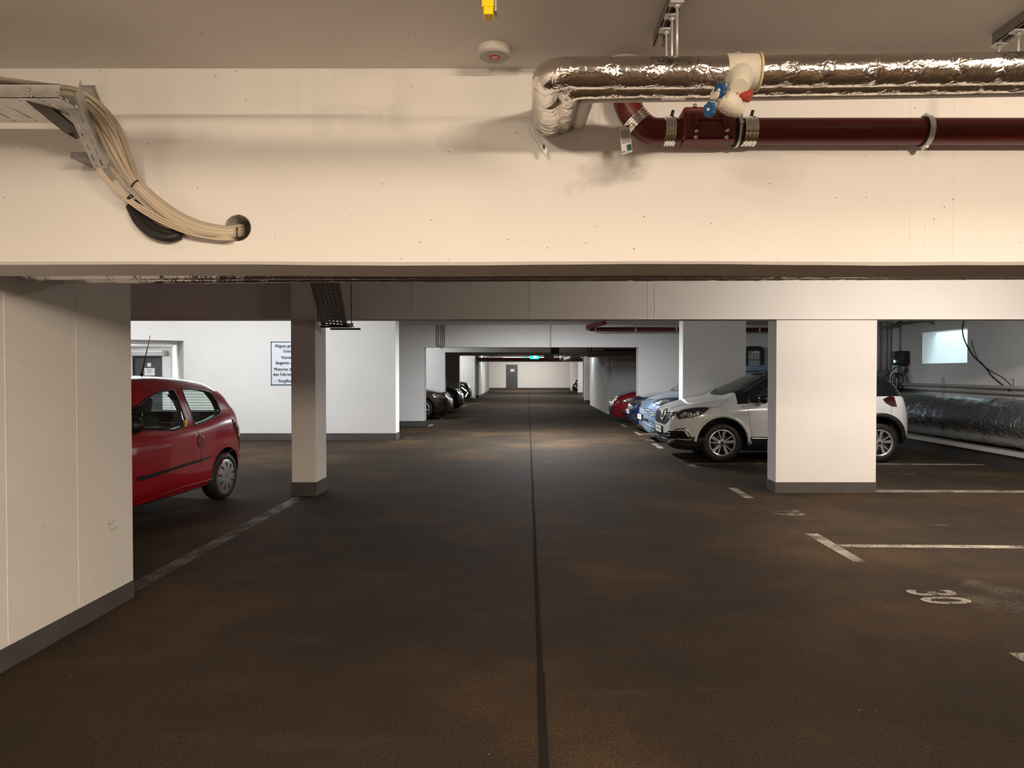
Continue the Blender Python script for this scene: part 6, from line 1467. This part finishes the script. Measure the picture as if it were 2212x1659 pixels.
# ---- the other parked cars: every one has its own outline
def generic(name, label, loc, rz, L, hw, H, hood, cowl, paintm, R=0.335, rim=0.225, nose=(.50, .70, .80), axles=None, upper=None, group=None, bw=0.46):
    z0, z1, z2 = nose
    S = dict(name=name, label=label, loc=loc, rz=rz, L=L, hw=hw, R=R, rim=rim, tw=0.215, axles=axles or (0.86, L - 0.95), clad=0.40, roofw=hw * 0.66, beltw=0.94, paint=paintm, archgap=0.055, group=group,
        top=[(0, z0), (.015, z0 + 0.45 * (z1 - z0)), (.045, z0 + 0.8 * (z1 - z0)), (.09, z1), (.20, z2), (.42, z2 + 0.42 * (hood - z2)), (.7, z2 + 0.78 * (hood - z2)), (cowl, hood), (cowl + .45, hood + .52 * (H - hood)), (cowl + .85, hood + .87 * (H - hood)), (cowl + 1.2, H - .01), (cowl + 1.7, H), (L - 1.2, H - .04), (L - .7, H - .14), (L - .35, hood + .12), (L - .12, hood - .02), (L - .03, .72), (L, .55)],
        bot=[(0, .33), (.05, .24), (.15, .19), (.6, .18), (L - .7, .19), (L - .25, .27), (L, .42)],
        wid=[(0, .26), (.02, .40), (.05, .51), (.10, .62), (.18, .71), (.32, hw - .11), (.52, hw - .045), (.85, hw - .006), (1.3, hw), (L - .9, hw), (L - .4, hw - .03), (L - .15, hw - .12), (L - .04, hw - .26), (L, hw - .42)],
        belt=[(0, z2), (.8, hood - .10), (1.3, hood - .07), (L - 1, hood - .02), (L, hood)],
        windscreen=[(cowl + .03, 0), (cowl + .08, -.42), (cowl + .22, -.70), (cowl + .85, -.56), (cowl + .90, 0), (cowl + .85, .56), (cowl + .22, .70), (cowl + .08, .42)],
        rear_window=[(-.50, hood + .05), (.50, hood + .05), (.42, H - .20), (-.42, H - .20)],
        side_windows=[[(cowl + .42, hood + .02), (cowl + 1.0, H - .16), (cowl + 1.5, H - .12), (cowl + 1.52, hood + .02)], [(cowl + 1.62, hood + .02), (cowl + 1.6, H - .12), (L - 1.15, H - .18), (L - .80, hood + .08)]])
    c = Car(S); c.build_body(); c.windows(BLACKG if upper is None else upper)
    for x in S['axles']:
        for sg in (-1, 1): c.wheel(x, sg, 'five')
    c.mirrors(cowl + .55, hw + .09, hood + .06, paintm)
    return c
def c8(x, y): return (1310 + x / 11.06, 800 + y / 11.06)
def c7(x, y): return (900 + x / 11.06, 780 + y / 11.06)
BL = generic('suv_car', 'pale metallic blue electric car between the white crossover and the dark blue car', (2.50, 15.35), 0, 4.60, 0.93, 1.66, 1.08, 1.05, paint('ice_blue_metallic', (0.28, 0.38, 0.53, 1), 0.3, 0.45), R=0.36, rim=0.24, nose=(.52, .78, .90))
h = BL.patch('headlight', [c8(*q) for q in [(1095, 775), (1230, 700), (1400, 662), (1600, 652), (1720, 655), (1700, 760), (1560, 830), (1300, 845), (1200, 830), (1240, 800)]], 'P', LAMPG, 0.006, 0.014, 2.2, mirror=True, label='dark wrap-round headlight')
BL.patch('lamp_reflector', [c8(*q) for q in [(1280, 735), (1400, 705), (1510, 715), (1500, 765), (1340, 770)]], 'P', REFL, 0.010, 0.006, 2.0, parent=h)
BL.line('lamp_strip', [c8(*q) for q in [(1120, 778), (1400, 778), (1560, 766)]], 0.8, 'P', CHROME, 0.012, 0.008, parent=h); BL.line('lamp_strip', [c8(*q) for q in [(1280, 800), (1480, 798)]], 0.8, 'P', CHROME, 0.012, 0.008, parent=h)
for L_ in ([(878, 925), (960, 925), (1100, 965)], [(900, 975), (1010, 985), (1140, 1020)], [(960, 1010), (1020, 1040), (1175, 1070)], [(980, 1060), (1040, 1090), (1190, 1115)]):
    BL.line('nose_louvre', [c8(x, y - 18) for x, y in L_], 1.6, 'P', BLACK, 0.003, 0.008, mirror=True)
for L_ in ([(1010, 1020), (1140, 1020)], [(1010, 1072), (1172, 1070)], [(1240, 1020), (1310, 1020)]): BL.line('bright_strip', [c8(*q) for q in L_], 0.9, 'P', CHROME, 0.006, 0.008, mirror=True)
BL.patch('lower_grille', [c8(*q) for q in [(880, 1140), (985, 1150), (1030, 1240), (1000, 1235), (885, 1190)]], 'P', BLACK, 0.004, 0.01, 2.0, mirror=True)
BL.line('lower_trim', [c8(*q) for q in [(1010, 1165), (1090, 1230), (1150, 1280), (1240, 1285)]], 1.3, 'P', BLACK, 0.006, 0.01, mirror=True)
BL.line('bumper_edge', [c8(*q) for q in [(900, 1275), (1000, 1310), (1120, 1370), (1240, 1420)]], 2.0, 'P', DSTEEL, 0.006, 0.01, mirror=True); BL.plate(0.52)
DB = generic('estate_car', 'dark navy blue car between the pale blue one and the dark red one', (2.60, 17.85), 0, 4.40, 0.90, 1.56, 1.02, 1.10, paint('navy_blue_paint', (0.005, 0.009, 0.042, 1), 0.25), nose=(.50, .72, .84))
h = DB.patch('headlight', [c8(*q) for q in [(690, 700), (800, 712), (960, 700), (975, 730), (860, 775), (700, 760)]], 'P', LAMPG, 0.006, 0.014, 2.0, mirror=True); DB.line('lamp_strip', [c8(*q) for q in [(800, 718), (975, 712)]], 0.8, 'P', CHROME, 0.012, 0.008, parent=h)
DB.patch('grille', [c8(*q) for q in [(635, 730), (700, 760), (860, 780), (850, 800), (740, 815), (635, 775)]], 'P', BLACK, 0.004, 0.01, 2.0, mirror=True, label='black upper grille'); DB.line('grille_bar', [c8(*q) for q in [(660, 800), (745, 818), (850, 805)]], 0.9, 'P', CHROME, 0.010, 0.008, mirror=True)
DB.patch('lower_grille', [c8(*q) for q in [(630, 1040), (720, 1060), (850, 1160), (780, 1172), (600, 1120)]], 'P', BLACK, 0.004, 0.01, 2.0, mirror=True); DB.line('lower_trim', [c8(*q) for q in [(600, 1125), (680, 1155), (790, 1170)]], 1.0, 'P', CHROME, 0.008, 0.008, mirror=True); DB.plate(0.50)
DR = generic('saloon_car', 'dark red car, farthest of the row on the right, beyond the portal wall', (2.48, 20.95), 0, 4.70, 0.92, 1.44, 0.98, 1.15, paint('dark_red_paint', (0.20, 0.004, 0.012, 1), 0.2), nose=(.46, .66, .78))
h = DR.patch('headlight', [c8(*q) for q in [(320, 755), (370, 710), (480, 680), (620, 668), (560, 725), (470, 760)]], 'P', LAMPG, 0.006, 0.012, 2.0, mirror=True); DR.patch('lamp_reflector', [c8(*q) for q in [(400, 740), (430, 705), (480, 705), (470, 745)]], 'P', REFL, 0.010, 0.006, 2.0, parent=h); DR.line('lamp_trim', [c8(*q) for q in [(330, 755), (470, 755), (550, 720), (620, 672)]], 0.9, 'P', CHROME, 0.010, 0.008, parent=h)
DR.patch('lower_grille', [c8(*q) for q in [(300, 975), (490, 972), (525, 1100), (400, 1060), (330, 1010)]], 'P', BLACK, 0.004, 0.01, 2.0, mirror=True); DR.line('lower_trim', [c8(*q) for q in [(300, 950), (480, 945)]], 1.2, 'P', CHROME, 0.008, 0.008, mirror=True)
DR.patch('nose_cover', [c8(*q) for q in [(130, 830), (165, 845), (165, 975), (120, 970), (110, 900)]], 'P', BLACK, 0.006, 0.012, 2.0, mirror=True)
BR = generic('saloon_car', 'dark brown saloon in the first left bay beyond the portal wall', (-2.47, 22.75), 180, 4.75, 0.91, 1.45, 1.00, 1.15, paint('dark_brown_paint', (0.040, 0.026, 0.018, 1), 0.25, 0.3), nose=(.48, .68, .80))
h = BR.patch('headlight', [c7(*q) for q in [(385, 790), (450, 785), (570, 810), (640, 845), (690, 905), (600, 895), (500, 865), (410, 835)]], 'P', mat('clear_headlight', (0.34, 0.34, 0.35, 1), 0.15, 0.6, coat=1.0), 0.006, 0.012, 2.0, mirror=True, label='clear silver headlight')
for (cx_, cy_) in ((415, 825), (525, 838), (668, 868)): BR.patch('lamp_reflector', [c7(cx_ + 20 * math.cos(2 * PI * k / 10), cy_ + 20 * math.sin(2 * PI * k / 10)) for k in range(10)], 'P', REFL, 0.010, 0.006, 2.0, parent=h)
BR.patch('grille', [c7(*q) for q in [(725, 900), (760, 940), (815, 970), (822, 1060), (795, 1070), (770, 1000)]], 'P', mat('chrome_grille', (0.30, 0.30, 0.31, 1), 0.25, 0.9), 0.005, 0.01, 2.0, mirror=True, label='chrome grille')
BR.line('bumper_crease', [c7(*q) for q in [(330, 920), (450, 940), (620, 955)]], 0.8, 'P', CHROME, 0.003, 0.006, mirror=True); BR.patch('air_intake', [c7(*q) for q in [(560, 1130), (660, 1080), (690, 1090), (650, 1150), (570, 1165)]], 'P', BLACK, 0.004, 0.01, 2.0, mirror=True)
BK = generic('hatchback_car', 'black hatchback just behind the brown saloon', (-2.44, 26.4), 180, 4.30, 0.90, 1.46, 1.00, 1.05, paint('black_car_paint', (0.012, 0.011, 0.013, 1), 0.22), nose=(.50, .72, .84))
BK.patch('grille', [c7(*q) for q in [(990, 965), (1060, 900), (1100, 880), (1104, 1000), (1040, 1000)]], 'P', mat('dark_grille', (0.05, 0.05, 0.055, 1), 0.25, 0.6), 0.005, 0.01, 2.0, mirror=True); BK.line('grille_bar', [c7(*q) for q in [(985, 960), (1050, 900), (1095, 870)]], 0.7, 'P', CHROME, 0.008, 0.008, mirror=True)
BK.patch('fog_lamp', [c7(*q) for q in [(1000, 970), (1040, 962), (1035, 1000), (1012, 1000)]], 'P', REFL, 0.006, 0.01, 2.0, mirror=True)
LX = generic('suv_car', 'black car with bright angular running lights, beyond the shaded portal', (-2.86, 35.2), 180, 4.60, 0.93, 1.62, 1.12, 1.05, paint('black_car_paint', (0.012, 0.011, 0.013, 1), 0.22), nose=(.52, .84, .98))
DRL = mat('running_light', (0.9, 0.95, 1, 1), 0.3, emit=(0.85, 0.95, 1, 1), estr=1.3)
LX.line('running_light', [c7(*q) for q in [(1072, 625), (1110, 655), (1195, 720)]], 2.2, 'P', DRL, 0.008, 0.012, mirror=True); LX.line('running_light', [c7(*q) for q in [(1222, 742), (1195, 800), (1165, 860)]], 1.8, 'P', DRL, 0.008, 0.012, mirror=True)
LX.line('grille_edge', [c7(*q) for q in [(1285, 680), (1295, 760), (1290, 840)]], 1.0, 'P', DSTEEL, 0.006, 0.01, mirror=True)
FB = generic('hatchback_car', 'farthest black car, half hidden in the last bay on the right', (3.10, 48.4), 0, 4.30, 0.90, 1.55, 1.10, 1.0, paint('black_car_paint', (0.012, 0.011, 0.013, 1), 0.22), nose=(.52, .80, .95))
FB.line('headlight', [(1240.5, 832), (1244, 836), (1247, 838)], 1.2, 'P', REFL, 0.006, 0.01, mirror=True)
